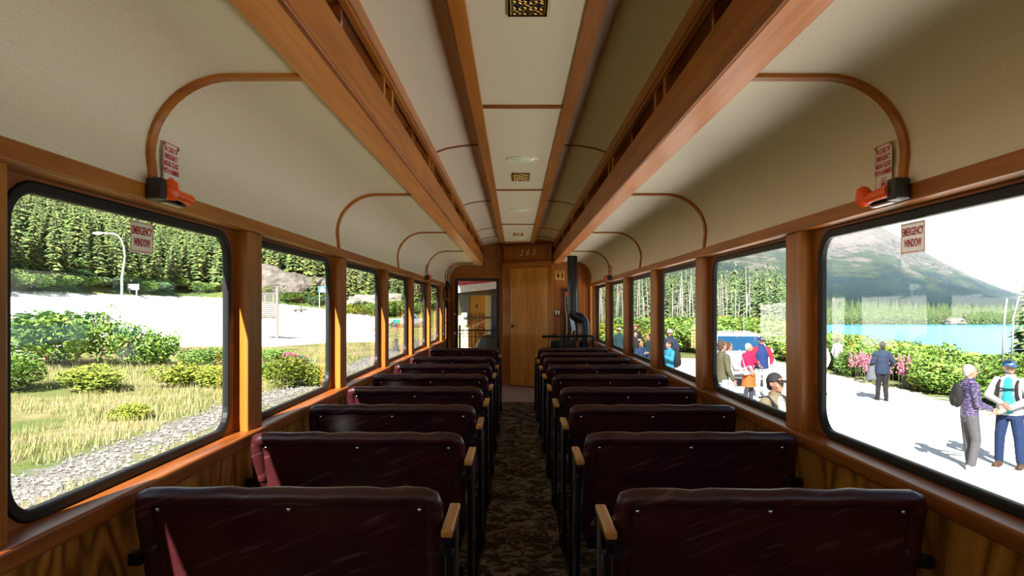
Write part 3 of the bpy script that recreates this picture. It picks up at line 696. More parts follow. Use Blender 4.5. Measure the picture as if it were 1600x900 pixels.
# signal cord and hand-brake post by the end door
t = thing('brake_post', 'black vertical pipe with brackets beside the end door on the left', 'pipe', (-1.125, 11.30, 0))
MB().tube([(0, 0, 0.05), (0, 0, 1.70)], 0.019, 10).build('pipe', iron, t, smooth=50)
MB().lathe([(0.03, 1.66), (0.036, 1.70), (0.036, 1.76), (0.02, 1.80)], (0, 0, 0), 12).build('cap', iron, t, smooth=50)
MB().tube([(0, 0, 1.78), (0.0, 0.02, 1.90), (0.05, 0.03, 2.02), (0.16, 0.04, 2.088), (0.42, 0.05, 2.095)], 0.008, 6).build('cord', iron, t, smooth=50)
MB().box(-0.05, 0.055, -0.025, 0.025, 1.485, 1.515).build('bracket', wood_x, t, bevel=0.003)
MB().tube([(-0.055, 0, 1.11), (0.06, 0, 1.11)], 0.008, 6).build('bracket_bar', iron, t)
t = tag(MB().box(-0.006, 0.006, -0.07, 0.07, -0.12, 0.12).build('end_glass_plate', plain('slate_blue', (0.10, 0.14, 0.22), 0.4), None, bevel=0.004), 'slate blue plate standing in for the narrow glass beside the end door', 'sign')  # solid plate added in place of a narrow end window glass
t.location = (-1.155, 11.66, 1.36)

# ------------------------------------------------------------------ platform gate and the next coach
PG = YE + 0.75
t = thing('platform_gate', 'black iron platform gate with row of rings outside the end door', 'gate', (-0.65, PG, -0.05))
MB().tube([(-0.46, 0, 0.98), (0.46, 0, 0.98)], 0.013, 8).build('top_rail', iron, t, smooth=50)
MB().tube([(-0.46, 0, 0.86), (0.46, 0, 0.86)], 0.007, 6).build('rail', iron, t, smooth=50)
MB().tube([(-0.46, 0, 0.12), (0.46, 0, 0.12)], 0.012, 8).build('rail', iron, t, smooth=50)
MB().tube([(-0.46, 0, 0.60), (0.46, 0, 0.60)], 0.006, 6).build('rail', iron, t, smooth=50)
for k in range(9):
    x = -0.44 + 0.11 * k; MB().tube([(x, 0, 0.12), (x, 0, 0.98)], 0.006, 6).build('bar', iron, t, smooth=50)
for x in (-0.28, 0.0, 0.27):
    MB().tube([(x + 0.065 * math.cos(a * math.pi / 10), -0.004, 0.975 + 0.065 * math.sin(a * math.pi / 10)) for a in range(21)], 0.007, 6, cap=False).build('ring', iron, t, smooth=50)
MB().tube([(-0.40, -0.03, 0.1), (-0.40, -0.03, 1.08)], 0.022, 8).build('post', iron, t, smooth=50)
cream_p = plain('coach_cream', (0.72, 0.60, 0.26), 0.45); grey_p = plain('coach_grey', (0.50, 0.50, 0.46), 0.5); olive = plain('coach_olive', (0.05, 0.055, 0.03), 0.5)
NY = YE + 1.75
t = thing('railway_coach', 'cream railway coach coupled ahead, seen through the end door', 'coach', (-0.33, NY, -0.05))
w_ = MB(); w_.box(-1.02, -0.62, 0, 0.05, 0, 2.1); w_.box(-0.28, 1.74, 0, 0.05, 0, 0.75); w_.box(-0.28, -0.19, 0, 0.05, 0.75, 2.1); w_.box(0.12, 1.74, 0, 0.05, 0.75, 2.1); w_.box(-0.62, 0.12, 0, 0.05, 1.78, 2.1)
w_.build('end_wall', cream_p, t)
box('coach_door', door_wood, t, -0.62, -0.28, 0.005, 0.045, 0.0, 1.78)
for x in (-0.57, -0.49, -0.41, -0.34): box('door_stile', wood_z, t, x - 0.014, x + 0.014, -0.012, 0.01, 0.55, 1.30, bevel=0.003)
box('door_light', black_pl, t, -0.47, -0.44, -0.006, 0.01, 1.40, 1.48)
o = MB(); ring = o.box(-0.19, -0.16, -0.02, 0.04, 0.75, 1.78); o.box(0.09, 0.12, -0.02, 0.04, 0.75, 1.78); o.box(-0.16, 0.09, -0.02, 0.04, 0.75, 0.79); o.box(-0.16, 0.09, -0.02, 0.04, 1.66, 1.78); o.build('window_frame', grey_p, t)
box('window_pane', plain('painted_sky_glass', (0.10, 0.14, 0.22), 0.05, 0.0, spec=0.9), t, -0.16, 0.09, 0.012, 0.018, 0.79, 1.66)  # blue-grey sky reflection is put into the pane colour
box('handrail', olive, t, -0.72, 0.02, -0.09, -0.06, 1.19, 1.225)
box('corner_post', olive, t, 0.0, 0.07, -0.09, -0.03, 0, 1.95)
sh = MB(); sh.prism([(-0.83, 1.68), (-0.62, 1.68), (-0.62, 1.05), (-0.68, 1.05), (-0.74, 1.15)], 'Y', -0.06, -0.03); sh.build('diaphragm', plain('grey_canvas', (0.16, 0.18, 0.19), 0.8, var=0.6), t)
rf = MB(); rf.prism([(-1.15, 1.66), (1.8, 1.98), (1.8, 2.12), (-1.15, 1.80)], 'Y', -0.55, -0.5); rf.build('roof_fascia', plain('fascia_white', (0.75, 0.76, 0.78), 0.5), t)
rf = MB(); rf.prism([(-1.15, 1.80), (1.8, 2.12), (1.8, 2.34), (-1.15, 2.0)], 'Y', -0.56, 0.0); rf.build('roof_edge', red_paint, t)
rf = MB(); rf.box(-1.05, 1.78, -0.5, 0.0, 1.66, 1.70); rf.build('roof_soffit', olive, t)
box('roof_canopy', MATS['roof_grey'], t, -1.06, 1.78, 0.0, 12, 2.1, 2.3)
bd = MB(); bd.box(-1.06, -1.02, 0.05, 12, -0.4, 2.1); bd.box(1.74, 1.78, 0.05, 12, -0.4, 2.1); bd.build('side_wall', cream_p, t)
MB().ell((-0.18, -0.25, 0.45), (0.33, 0.16, 0.42), 18, 10).build('gangway_hood', olive, t, smooth=True)
box('end_platform', iron, t, -1.2, 1.25, -0.65, 0.0, -0.1, -0.05)

# ================================================================== OUTSIDE
F = 1067.0
def clamp(x, a=0.0, b=1.0): return max(a, min(b, x))
def sst(a, b, x):
    t = clamp((x - a) / (b - a)); return t * t * (3 - 2 * t)
def nz3(x, y, s, k=0.0): return mnoise.noise(Vector((x * s, y * s, k)))
GZ = -1.27
def hill_d(X, Y): return max(-X - 54 + 4 * nz3(0, Y, 0.03, 2), min(Y - 116 + 4 * nz3(X, 0, 0.05, 5), (-X - 9) * 1.2))
def lake_u(X, Y): return X - max(17, 0.41 * Y - 3)
def gz(X, Y):
    z = GZ
    if X < -3:
        z += 3.6 * sst(14, 58, -X)
        d = hill_d(X, Y)
        if d > 0: z += 0.30 * d + 0.16 * min(d, 12) + 5 * nz3(X, Y, 0.02) * sst(0, 40, d)
        z += 0.10 * nz3(X, Y, 0.12, 3) * sst(4, 8, -X)
    elif X > 3:
        u = lake_u(X, Y); w = sst(0, 14, u)
        land = GZ + 0.032 * max(0, Y - 92) + 0.12 * nz3(X, Y, 0.15, 9) * sst(11, 13, X)
        z = land * (1 - w) + (-10.2) * w
    return z
def at(px, py, Y): return Vector(((px - 805) * Y / F, Y, CAMZ - (py - 479) * Y / F))
def hit(px, py):
    """where the line of sight through a photograph pixel meets the ground: used to site things"""
    Y = 4.0
    while Y < 420:
        p = at(px, py, Y)
        if p.z <= gz(p.x, p.y): return Vector((p.x, p.y, gz(p.x, p.y)))
        Y += 0.1 if Y < 60 else 0.4
    return at(px, py, 420)

def gp(px, Y): return Vector(((px - 805) * Y / F, Y, gz((px - 805) * Y / F, Y)))
def lot_sd(X, Y):
    if X < 0:
        near = -24 + 18.5 * sst(34, 60, Y)
        return min(near - X + 4.5 * nz3(X, Y, 0.16, 1), 1.5 - hill_d(X, Y), (-X - 0.195 * Y + 2 * nz3(X, Y, 0.1, 6)) * 0.7) if Y > -40 else -5
    return min(12.2 - X + 0.5 * nz3(X, Y, 0.3, 4), 34 - Y + 2.0 * nz3(X, Y, 0.2, 7), X - 2.2)
def ballast_sd(X, Y):
    return max(2.4 - abs(X), 0.75 - abs(X + 7.0 + 0.5 * nz3(0, Y, 0.15, 2)) + 0.5 * nz3(X, Y, 0.6, 8))
def frange(a, b, st):
    o = []
    while a < b - 1e-6: o.append(a); a += st
    return o
gx = frange(-420, -130, 12) + frange(-130, -62, 4) + frange(-62, 40, 1.4) + frange(40, 340, 10)
gy = frange(-60, 0, 6) + frange(0, 130, 1.4) + frange(130, 200, 4) + frange(200, 430, 10)
gv = [(x, y, gz(x, y)) for y in gy for x in gx]
nx = len(gx)
gf = [(j * nx + i, j * nx + i + 1, (j + 1) * nx + i + 1, (j + 1) * nx + i) for j in range(len(gy) - 1) for i in range(nx - 1)]
me = bpy.data.meshes.new('ground'); me.from_pydata(gv, [], gf); me.shade_smooth()
for nm, fn in (('lot', lot_sd), ('ballast', ballast_sd), ('hill', lambda x, y: hill_d(x, y) if x < 0 else 0)):
    at_ = me.attributes.new(nm, 'FLOAT', 'POINT'); at_.data.foreach_set('value', [clamp(fn(v[0], v[1]), -20, 20) for v in gv])
def ground_mat():
    m = bpy.data.materials.new('outdoor_ground'); nt, n, l, b = nodes_of(m)
    geo = n.new('ShaderNodeNewGeometry')
    def noise_(sc, det=4, ro=0.6):
        q = n.new('ShaderNodeTexNoise'); q.inputs['Scale'].default_value = sc; q.inputs['Detail'].default_value = det; q.inputs['Roughness'].default_value = ro; l.new(geo.outputs['Position'], q.inputs['Vector']); return q
    def attr(nm):
        q = n.new('ShaderNodeAttribute'); q.attribute_name = nm; return q
    n1 = noise_(0.35, 6); n2 = noise_(3.0, 4); n3 = noise_(14, 3)
    grass = ramp(n, [(0.36, (0.085, 0.12, 0.028)), (0.50, (0.17, 0.16, 0.065)), (0.62, (0.27, 0.22, 0.12))]); l.new(n1.outputs['Fac'], grass.inputs[0])
    mul = n.new('ShaderNodeMix'); mul.data_type = 'RGBA'; mul.blend_type = 'MULTIPLY'; mul.inputs[0].default_value = 0.5; l.new(grass.outputs[0], mul.inputs[6]); l.new(n2.outputs['Color'], mul.inputs[7])
    hillc = ramp(n, [(0.35, (0.030, 0.055, 0.018)), (0.55, (0.075, 0.10, 0.026)), (0.72, (0.15, 0.14, 0.05))]); l.new(n1.outputs['Fac'], hillc.inputs[0])
    lot = ramp(n, [(0.3, (0.66, 0.64, 0.61)), (0.7, (0.80, 0.78, 0.75))]); l.new(n1.outputs['Fac'], lot.inputs[0])
    bal = ramp(n, [(0.3, (0.05, 0.047, 0.044)), (0.7, (0.19, 0.18, 0.17))]); l.new(n3.outputs['Fac'], bal.inputs[0])
    def mask(nm, amp, soft):
        a = attr(nm); ad = n.new('ShaderNodeMath'); ad.operation = 'MULTIPLY_ADD'; ad.inputs[1].default_value = amp; ad.inputs[2].default_value = -amp / 2; l.new(n2.outputs['Fac'], ad.inputs[0])
        sm = n.new('ShaderNodeMath'); sm.operation = 'ADD'; l.new(a.outputs['Fac'], sm.inputs[0]); l.new(ad.outputs[0], sm.inputs[1])
        mr = n.new('ShaderNodeMapRange'); mr.inputs[1].default_value = -soft; mr.inputs[2].default_value = soft; l.new(sm.outputs[0], mr.inputs[0]); return mr.outputs[0]
    c = mul.outputs[2]
    for msk, colr in ((mask('hill', 3, 1.0), hillc), (mask('ballast', 1.6, 0.25), bal), (mask('lot', 2.5, 0.3), lot)):
        mx = n.new('ShaderNodeMix'); mx.data_type = 'RGBA'; l.new(msk, mx.inputs[0]); l.new(c, mx.inputs[6]); l.new(colr.outputs[0], mx.inputs[7]); c = mx.outputs[2]
    l.new(c, b.inputs['Base Color']); b.inputs['Roughness'].default_value = 0.95; b.inputs['Specular IOR Level'].default_value = 0.1
    bp = n.new('ShaderNodeBump'); bp.inputs['Strength'].default_value = 0.6; bp.inputs['Distance'].default_value = 0.05; l.new(n3.outputs['Fac'], bp.inputs['Height']); l.new(bp.outputs[0], b.inputs['Normal'])
    return m
me.materials.append(ground_mat())
g_ = struct(link('ground', me), 'gravel lot, dry grass and forested slope beside the track'); g_['category'] = 'ground'

# lake
def lake_mat():
    m = bpy.data.materials.new('turquoise_lake'); nt, n, l, b = nodes_of(m)
    b.inputs['Base Color'].default_value = (0.006, 0.19, 0.30, 1); b.inputs['Roughness'].default_value = 0.18
    geo = n.new('ShaderNodeNewGeometry'); mp = n.new('ShaderNodeMapping'); mp.inputs['Scale'].default_value = (0.35, 0.8, 1); l.new(geo.outputs['Position'], mp.inputs['Vector'])
    q = n.new('ShaderNodeTexNoise'); q.inputs['Scale'].default_value = 0.5; q.inputs['Detail'].default_value = 5; l.new(mp.outputs[0], q.inputs['Vector'])
    rp = ramp(n, [(0.35, (0.004, 0.13, 0.23)), (0.65, (0.012, 0.25, 0.36))]); l.new(q.outputs['Fac'], rp.inputs[0]); l.new(rp.outputs[0], b.inputs['Base Color'])
    bp = n.new('ShaderNodeBump'); bp.inputs['Strength'].default_value = 0.7; bp.inputs['Distance'].default_value = 0.6; l.new(q.outputs['Fac'], bp.inputs['Height']); l.new(bp.outputs[0], b.inputs['Normal'])
    return m
o = struct(MB().add([(15, -60, -9), (2500, -60, -9), (2500, 430, -9), (15, 430, -9)], [(0, 1, 2, 3)]).build('lake', lake_mat()), 'turquoise lake beyond the shrubs on the right'); o['category'] = 'lake'

# mountains
def tprof(k):
    P = [(-2, .10), (0, .115), (.30, .125), (.40, .118), (.4545, .110), (.501, .1125), (.5295, .1095), (.567, .088), (.6045, .066), (.6326, .051), (.670, .034), (.7076, .019), (.745, .008), (.85, .0), (3, 0)]
    for (a, u), (b, v) in zip(P[:-1], P[1:]):
        if k <= b: return u + (v - u) * (k - a) / (b - a)
    return 0
def mount(name, label, ks, ys, zf, mat):
    vs = [(k * y, y, zf(k, y)) for y in ys for k in ks]; n_ = len(ks)
    fs = [(j * n_ + i, j * n_ + i + 1, (j + 1) * n_ + i + 1, (j + 1) * n_ + i) for j in range(len(ys) - 1) for i in range(n_ - 1)]
    me = bpy.data.meshes.new(name); me.from_pydata(vs, [], fs); me.shade_smooth(); me.materials.append(mat)
    o = struct(link(name, me), label); o['category'] = 'mountain'; return o
def fbm(x, y, s, o=5):
    return sum(nz3(x, y, s * 2 ** i, 1.7 * i) * 0.55 ** i for i in range(o))
def mz(k, y):
    X = k * y; f = sst(470, 1500, y) ** 1.15
    crag = 1 - abs(fbm(X, y, 0.004))
    return -9.4 + 0.02 * (y - 392) + f * tprof(k) * 1500 + (f * (1 - f) * 2.4 + 0.10) * sst(392, 600, y) * 22 * fbm(X, y, 0.0045) + f * 9 * (crag - 0.6) * clamp(tprof(k) * 12)
def mtn_mat(name, rock, green, dark, zf0, zf1):
    m = bpy.data.materials.new(name); nt, n, l, b = nodes_of(m)
    geo = n.new('ShaderNodeNewGeometry'); sp = n.new('ShaderNodeSeparateXYZ'); l.new(geo.outputs['Position'], sp.inputs[0])
    mp = n.new('ShaderNodeMapping'); mp.inputs['Rotation'].default_value = (0, R(35), 0); mp.inputs['Scale'].default_value = (1, 0.5, 2.4); l.new(geo.outputs['Position'], mp.inputs['Vector'])
    q = n.new('ShaderNodeTexNoise'); q.inputs['Scale'].default_value = 0.013; q.inputs['Detail'].default_value = 10; q.inputs['Roughness'].default_value = 0.72; l.new(mp.outputs[0], q.inputs['Vector'])
    q2 = n.new('ShaderNodeTexNoise'); q2.inputs['Scale'].default_value = 0.004; q2.inputs['Detail'].default_value = 3; l.new(geo.outputs['Position'], q2.inputs['Vector'])
    q3 = n.new('ShaderNodeTexNoise'); q3.inputs['Scale'].default_value = 0.09; q3.inputs['Detail'].default_value = 4; l.new(geo.outputs['Position'], q3.inputs['Vector'])
    hr = n.new('ShaderNodeMapRange'); hr.inputs[1].default_value = zf0; hr.inputs[2].default_value = zf1; hr.inputs[3].default_value = -0.22; hr.inputs[4].default_value = 0.20; l.new(sp.outputs['Z'], hr.inputs[0])
    ad = n.new('ShaderNodeMath'); ad.operation = 'ADD'; l.new(q.outputs['Fac'], ad.inputs[0]); l.new(hr.outputs[0], ad.inputs[1])
    rp = ramp(n, [(0.40, dark), (0.46, green), (0.51, green), (0.53, rock), (0.58, rock), (0.60, tuple(c * .45 for c in green)), (0.63, rock), (0.75, tuple(c * 1.25 for c in rock))]); l.new(ad.outputs[0], rp.inputs[0])
    mx = n.new('ShaderNodeMix'); mx.data_type = 'RGBA'; mx.blend_type = 'MULTIPLY'; mx.inputs[0].default_value = 0.55; l.new(rp.outputs[0], mx.inputs[6]); 
    r3 = ramp(n, [(0.35, (0.45, 0.45, 0.45)), (0.6, (1, 1, 1))]); l.new(q3.outputs['Fac'], r3.inputs[0]); l.new(r3.outputs[0], mx.inputs[7])
    l.new(mx.outputs[2], b.inputs['Base Color']); b.inputs['Roughness'].default_value = 1; b.inputs['Specular IOR Level'].default_value = 0
    bp = n.new('ShaderNodeBump'); bp.inputs['Strength'].default_value = 0.8; bp.inputs['Distance'].default_value = 30; l.new(q.outputs['Fac'], bp.inputs['Height']); l.new(bp.outputs[0], b.inputs['Normal'])
    return m
ks = [-0.35 + 0.0125 * i for i in range(150)] + [1.6 + 0.12 * i for i in range(16)]; ys = [392 + 14 * i for i in range(8)] + [504 + 22 * i for i in range(60)]
mount('mountain', 'rocky green mountain rising beyond the lake', ks, ys, mz, mtn_mat('mountain_slope', (0.15, 0.135, 0.13), (0.045, 0.062, 0.028), (0.012, 0.026, 0.026), 0, 120))
ks2 = [-0.4 + 0.03 * i for i in range(80)]; ys2 = [4200 + 250 * i for i in range(10)]
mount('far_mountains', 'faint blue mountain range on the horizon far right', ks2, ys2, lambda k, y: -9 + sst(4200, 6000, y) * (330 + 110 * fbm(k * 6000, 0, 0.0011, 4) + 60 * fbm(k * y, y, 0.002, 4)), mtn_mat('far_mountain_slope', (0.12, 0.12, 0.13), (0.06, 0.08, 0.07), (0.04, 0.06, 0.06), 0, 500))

# ------------------------------------------------------------------ vegetation
def leaf_mat(name, c0, c1, c2, objvar=True):
    m = bpy.data.materials.new(name); nt, n, l, b = nodes_of(m)
    geo = n.new('ShaderNodeNewGeometry')
    q = n.new('ShaderNodeTexNoise'); q.inputs['Scale'].default_value = 0.22; q.inputs['Detail'].default_value = 2; l.new(geo.outputs['Position'], q.inputs['Vector'])
    mm = n.new('ShaderNodeMix'); mm.inputs[0].default_value = 0.5; l.new(geo.outputs['Random Per Island'], mm.inputs[2]); l.new(q.outputs['Fac'], mm.inputs[3])
    rp = ramp(n, [(0.22, c0), (0.5, c1), (0.8, c2)]); l.new(mm.outputs[0], rp.inputs[0]); l.new(rp.outputs[0], b.inputs['Base Color'])
    b.inputs['Roughness'].default_value = 0.65; b.inputs['Specular IOR Level'].default_value = 0.25
    return m
needle_l = leaf_mat('pine_needles', (0.026, 0.056, 0.02), (0.075, 0.115, 0.034), (0.18, 0.20, 0.055))
needle_r = leaf_mat('spruce_needles', (0.024, 0.048, 0.024), (0.054, 0.092, 0.036), (0.12, 0.15, 0.055))
bark = plain('grey_bark', (0.16, 0.13, 0.11), 0.9, var=0.4); pale_bark = plain('bleached_trunk', (0.22, 0.21, 0.20), 0.8, var=0.25)
leaf_mid = leaf_mat('green_leaves', (0.042, 0.094, 0.016), (0.094, 0.178, 0.029), (0.178, 0.263, 0.047))
leaf_yel = leaf_mat('yellow_green_leaves', (0.072, 0.115, 0.012), (0.144, 0.187, 0.022), (0.259, 0.259, 0.036))
leaf_wil = leaf_mat('willow_leaves', (0.036, 0.086, 0.036), (0.079, 0.151, 0.065), (0.144, 0.223, 0.115))

def conifer_geo(rng, h, r, whorls, per, lo=0.10, simple=False, power=0.85):
    v = []; f = []
    for i in range(whorls):
        t = lo + (0.985 - lo) * (i / (whorls - 1)); z = t * h
        L0 = r * (1 - t) ** power + 0.05 * r
        for k in range(per):
            a = 2 * math.pi * (k + rng.random() * 0.9) / per + i * 1.3; L = L0 * rng.uniform(0.6, 1.15); dz = -L * rng.uniform(0.15, 0.5); w = L * rng.uniform(0.16, 0.30)
            ca, sa = math.cos(a), math.sin(a); o = len(v); zz = z + rng.uniform(-0.02, 0.02) * h
            mid = (L * 0.55 * ca, L * 0.55 * sa, zz + dz * 0.35 + 0.05 * L)
            l_ = (L * 0.5 * ca - w * sa, L * 0.5 * sa + w * ca, zz + dz * 0.6 - 0.04 * L); r_ = (L * 0.5 * ca + w * sa, L * 0.5 * sa - w * ca, zz + dz * 0.6 - 0.04 * L)
            tip = (L * ca, L * sa, zz + dz)
            if simple:
                v += [(0, 0, zz + 0.03 * h), l_, tip, r_]; f += [(o, o + 1, o + 2), (o, o + 2, o + 3)]
            else:
                v += [(0, 0, zz), l_, mid, r_, tip]; f += [(o, o + 1, o + 2), (o, o + 2, o + 3), (o + 1, o + 4, o + 2), (o + 2, o + 4, o + 3)]
    return v, f
def conifer_meshes(seed, h, r, whorls, per, mat, **kw):
    rng = random.Random(seed); v, f = conifer_geo(rng, h, r, whorls, per, **kw)
    me = bpy.data.meshes.new('foliage'); me.from_pydata(v, [], f); me.materials.append(mat)
    tr = MB().tube([(0, 0, -0.4), (0, 0, h * 0.5), (0, 0, h * 0.97)], [0.016 * h, 0.010 * h, 0.002 * h], 6).mesh('trunk', bark)
    return me, tr
def plant_tree(name, meshes, loc, sc, rz, label, cat, group, names=('foliage', 'trunk')):
    t = thing(name, label, cat, loc, rz, group); t.scale = (sc, sc, sc)
    for nm, me in zip(names, meshes): link(nm, me, t)
    return t
con_l = [conifer_meshes(11 + i, 1.0, 0.17 + 0.02 * i, 24, 8, needle_l, lo=0.14, power=0.75) for i in range(4)]
con_r = [conifer_meshes(31 + i, 1.0, 0.13 + 0.02 * i, 30, 8, needle_r, lo=0.12, power=0.7) for i in range(4)]
def in_left_view(x, y):     # seen through a left window?
    return y > 8 and -0.80 < x / y < -0.10
rng = random.Random(3)
cand = []
for _ in range(26000):
    y = 45 + 375 * rng.random() ** 0.8; x = y * rng.uniform(-0.86, -0.085)
    if x > -12: continue
    d = hill_d(x, y)
    if d < 3.5: continue
    if d > 60 and rng.random() < 0.5: continue
    cand.append((d, x, y))
# thin to a spacing so that crowns do not merge
cells = {}; pts = []
for d, x, y in cand:
    c = (int(x / 3.0), int(y / 3.0))
    if c in cells: continue
    cells[c] = 1; pts.append((math.hypot(x, y), x, y, d))
rock_spots = []
def near_rock(x, y): return any((x - a) ** 2 + (y - b) ** 2 < r_ * r_ for a, b, r_ in rock_spots)
for px, py, rr in ((425, 450, 6.5), (455, 451, 4.5), (486, 451, 4), (556, 440, 4)):
    p = hit(px, py); rock_spots.append((p.x, p.y, rr))
pts = [p for p in pts if not near_rock(p[1], p[2])]
pts.sort()
side_pts = []
for _ in range(5000):
    y = rng.uniform(-20, 160); x = -rng.uniform(56, 190)
    if y > 0 and x / y > -0.86 or hill_d(x, y) < 3.5 or (int(x / 3.4), int(y / 3.4)) in cells: continue
    cells[(int(x / 3.4), int(y / 3.4))] = 1; side_pts.append((x, y))
N_IND = 230
def win_of(x, y):
    px = 805 + F * x / y
    if px < 805: return 'near left window' if px < 365 else 'second left window' if px < 520 else 'third left window' if px < 597 else 'fourth left window' if px < 640 else 'farthest left windows'
    return 'near right window' if px > 1275 else 'second right window' if px > 1105 else 'third right window' if px > 1030 else 'fourth right window' if px > 984 else 'farthest right windows'
KIND = {'mid': 'fresh green', 'yel': 'yellowish green', 'wil': 'grey green'}
for i, (dist, x, y, d) in enumerate(pts[:N_IND]):
    h = rng.uniform(6.5, 10.5)
    plant_tree('conifer', con_l[i % 4], (x, y, gz(x, y) - 0.1), h, rng.uniform(0, 6.28), ('tall ' if h > 8.8 else 'short ' if h < 7.2 else 'middling ') + 'conifer ' + ('at the foot' if d < 9 else 'higher up the slope') + ' of the forested hill, ' + win_of(x, y), 'tree', 'conifers of the left hillside forest')
def forest_stuff(name, label, spots, mat, hmin, hmax, r, whorls, per, seed):
    rng = random.Random(seed); base = [conifer_geo(random.Random(seed + j), 1.0, r * (0.85 + 0.1 * j), whorls, per, simple=True, power=0.8) for j in range(5)]
    V = []; Fc = []
    for (x, y) in spots:
        v, f = base[rng.randrange(5)]; h = rng.uniform(hmin, hmax); a = rng.uniform(0, 6.28); ca, sa = math.cos(a) * h, math.sin(a) * h; z = gz(x, y) - 0.2 if y < 392 else mz(x / y, y) - 0.2; o = len(V)
        V.extend([(x + p[0] * ca - p[1] * sa, y + p[0] * sa + p[1] * ca, z + p[2] * h) for p in v]); Fc.extend([tuple(i + o for i in q) for q in f])
    me = bpy.data.meshes.new(name); me.from_pydata(V, [], Fc); me.materials.append(mat)
    o = tag(link(name, me), label, 'forest'); o['kind'] = 'stuff'; return o
rest = [(x, y) for (_, x, y, d) in pts[N_IND:]][:5200] + side_pts[:1400]
forest_stuff('conifer_forest', 'dense conifer forest covering the left hillside behind the road', rest, needle_l, 7, 11.5, 0.18, 11, 6, 77)

# right side: spruces and bleached trunks among them
def in_land(x, y): return lake_u(x, y) < 1 and x > 6
rp_ = []
for _ in range(3000):
    k = rng.uniform(0.10, 0.44); y = rng.uniform(72, 380); x = k * y
    if not in_land(x, y): continue
    rp_.append((y, x))
cells = {}; pts = []
for y, x in sorted(rp_):
    c = (int(x / 2.6), int(y / 2.6))
    if c in cells: continue
    cells[c] = 1; pts.append((x, y))
for i, (x, y) in enumerate(pts[:70]):
    h = rng.uniform(4, 7.5)
    plant_tree('spruce', con_r[i % 4], (x, y, gz(x, y) - 0.1), h, rng.uniform(0, 6.28), ('tall ' if h > 6 else 'low ') + 'slim spruce in the front of the woods, ' + win_of(x, y), 'tree', 'spruces beyond the right lot')
far_shore = []
for _ in range(2600):
    k = rng.uniform(0.40, 0.82); y = 396 + 240 * rng.random() ** 1.5; far_shore.append((k * y, y))
forest_stuff('lakeside_forest', 'conifer woods behind the right lot and along the far lake shore', pts[70:900] + far_shore, needle_r, 5.5, 10, 0.19, 9, 5, 99)
SPR = [(1162, 512, 406, 'tall ragged spruce standing behind the white car'), (1132, 512, 438, 'shorter spruce left of the tall ragged spruce'), (1224, 520, 450, 'dark spruce beside the right window post by the lake'), (1048, 500, 446, 'slim spruce among bleached trunks through the third right window'), (1106, 505, 440, 'slim spruce behind the second right window post')]
for i, (px, py, top, lab) in enumerate(SPR):
    p = at(px, py, 78 + 4 * i); p.z = gz(p.x, p.y); h = (CAMZ - (top - 479) * p.y / F) - p.z
    plant_tree('spruce', con_r[(i + 1) % 4], (p.x, p.y, p.z - 0.1), h, i * 1.1, lab, 'tree', None)
p = at(1606, 560, 26); big = conifer_meshes(61, 1.0, 0.21, 30, 9, needle_r, lo=0.05, power=0.75)
plant_tree('spruce', big, (p.x, p.y, gz(p.x, p.y) - 0.3), 2.9 - gz(p.x, p.y), 0.4, 'dark spruce at the far right edge above the lake', 'tree', None)
for i in range(75):
    k = rng.uniform(0.105, 0.345); y = rng.uniform(56, 78); x = k * y; h = rng.uniform(3.5, 6.5)
    mb = MB(); lx, ly = rng.uniform(-.25, .25), rng.uniform(-.25, .25)
    mb.tube([(0, 0, -0.3), (lx * 0.4, ly * 0.4, h * 0.5), (lx, ly, h)], [0.055, 0.042, 0.012], 6)
    for q in range(6):
        z = h * rng.uniform(0.45, 0.95); a = rng.uniform(0, 6.28); L = rng.uniform(0.25, 0.7); f_ = z / h
        mb.tube([(lx * f_, ly * f_, z), (lx * f_ + L * math.cos(a), ly * f_ + L * math.sin(a), z + rng.uniform(-.1, .25))], [0.02, 0.006], 4)
    o = tag(mb.build('bare_trunk', pale_bark, smooth=True), ('tall' if h > 5 else 'short') + ' bleached bare tree trunk before the woods, ' + win_of(x, y), 'tree trunk', 'bleached bare trunks'); o.location = (x, y, gz(x, y))
for i, (px, y0_, y1_) in enumerate(((1567, 500, 532), (1581, 495, 530))):
    p = at(px, y1_, 19 + i); h = (y1_ - y0_) * p.y / F + 0.6
    o = tag(MB().tube([(0, 0, -0.6), (0.05, 0, h * 0.5), (0.12 + 0.1 * i, 0, h)], [0.032, 0.028, 0.02], 7).build('bare_trunk', pale_bark, smooth=True), ('left' if i == 0 else 'right') + ' one of two pale snags rising from the shrubs by the lake', 'tree trunk'); o.location = (p.x, p.y, p.z - 0.0)

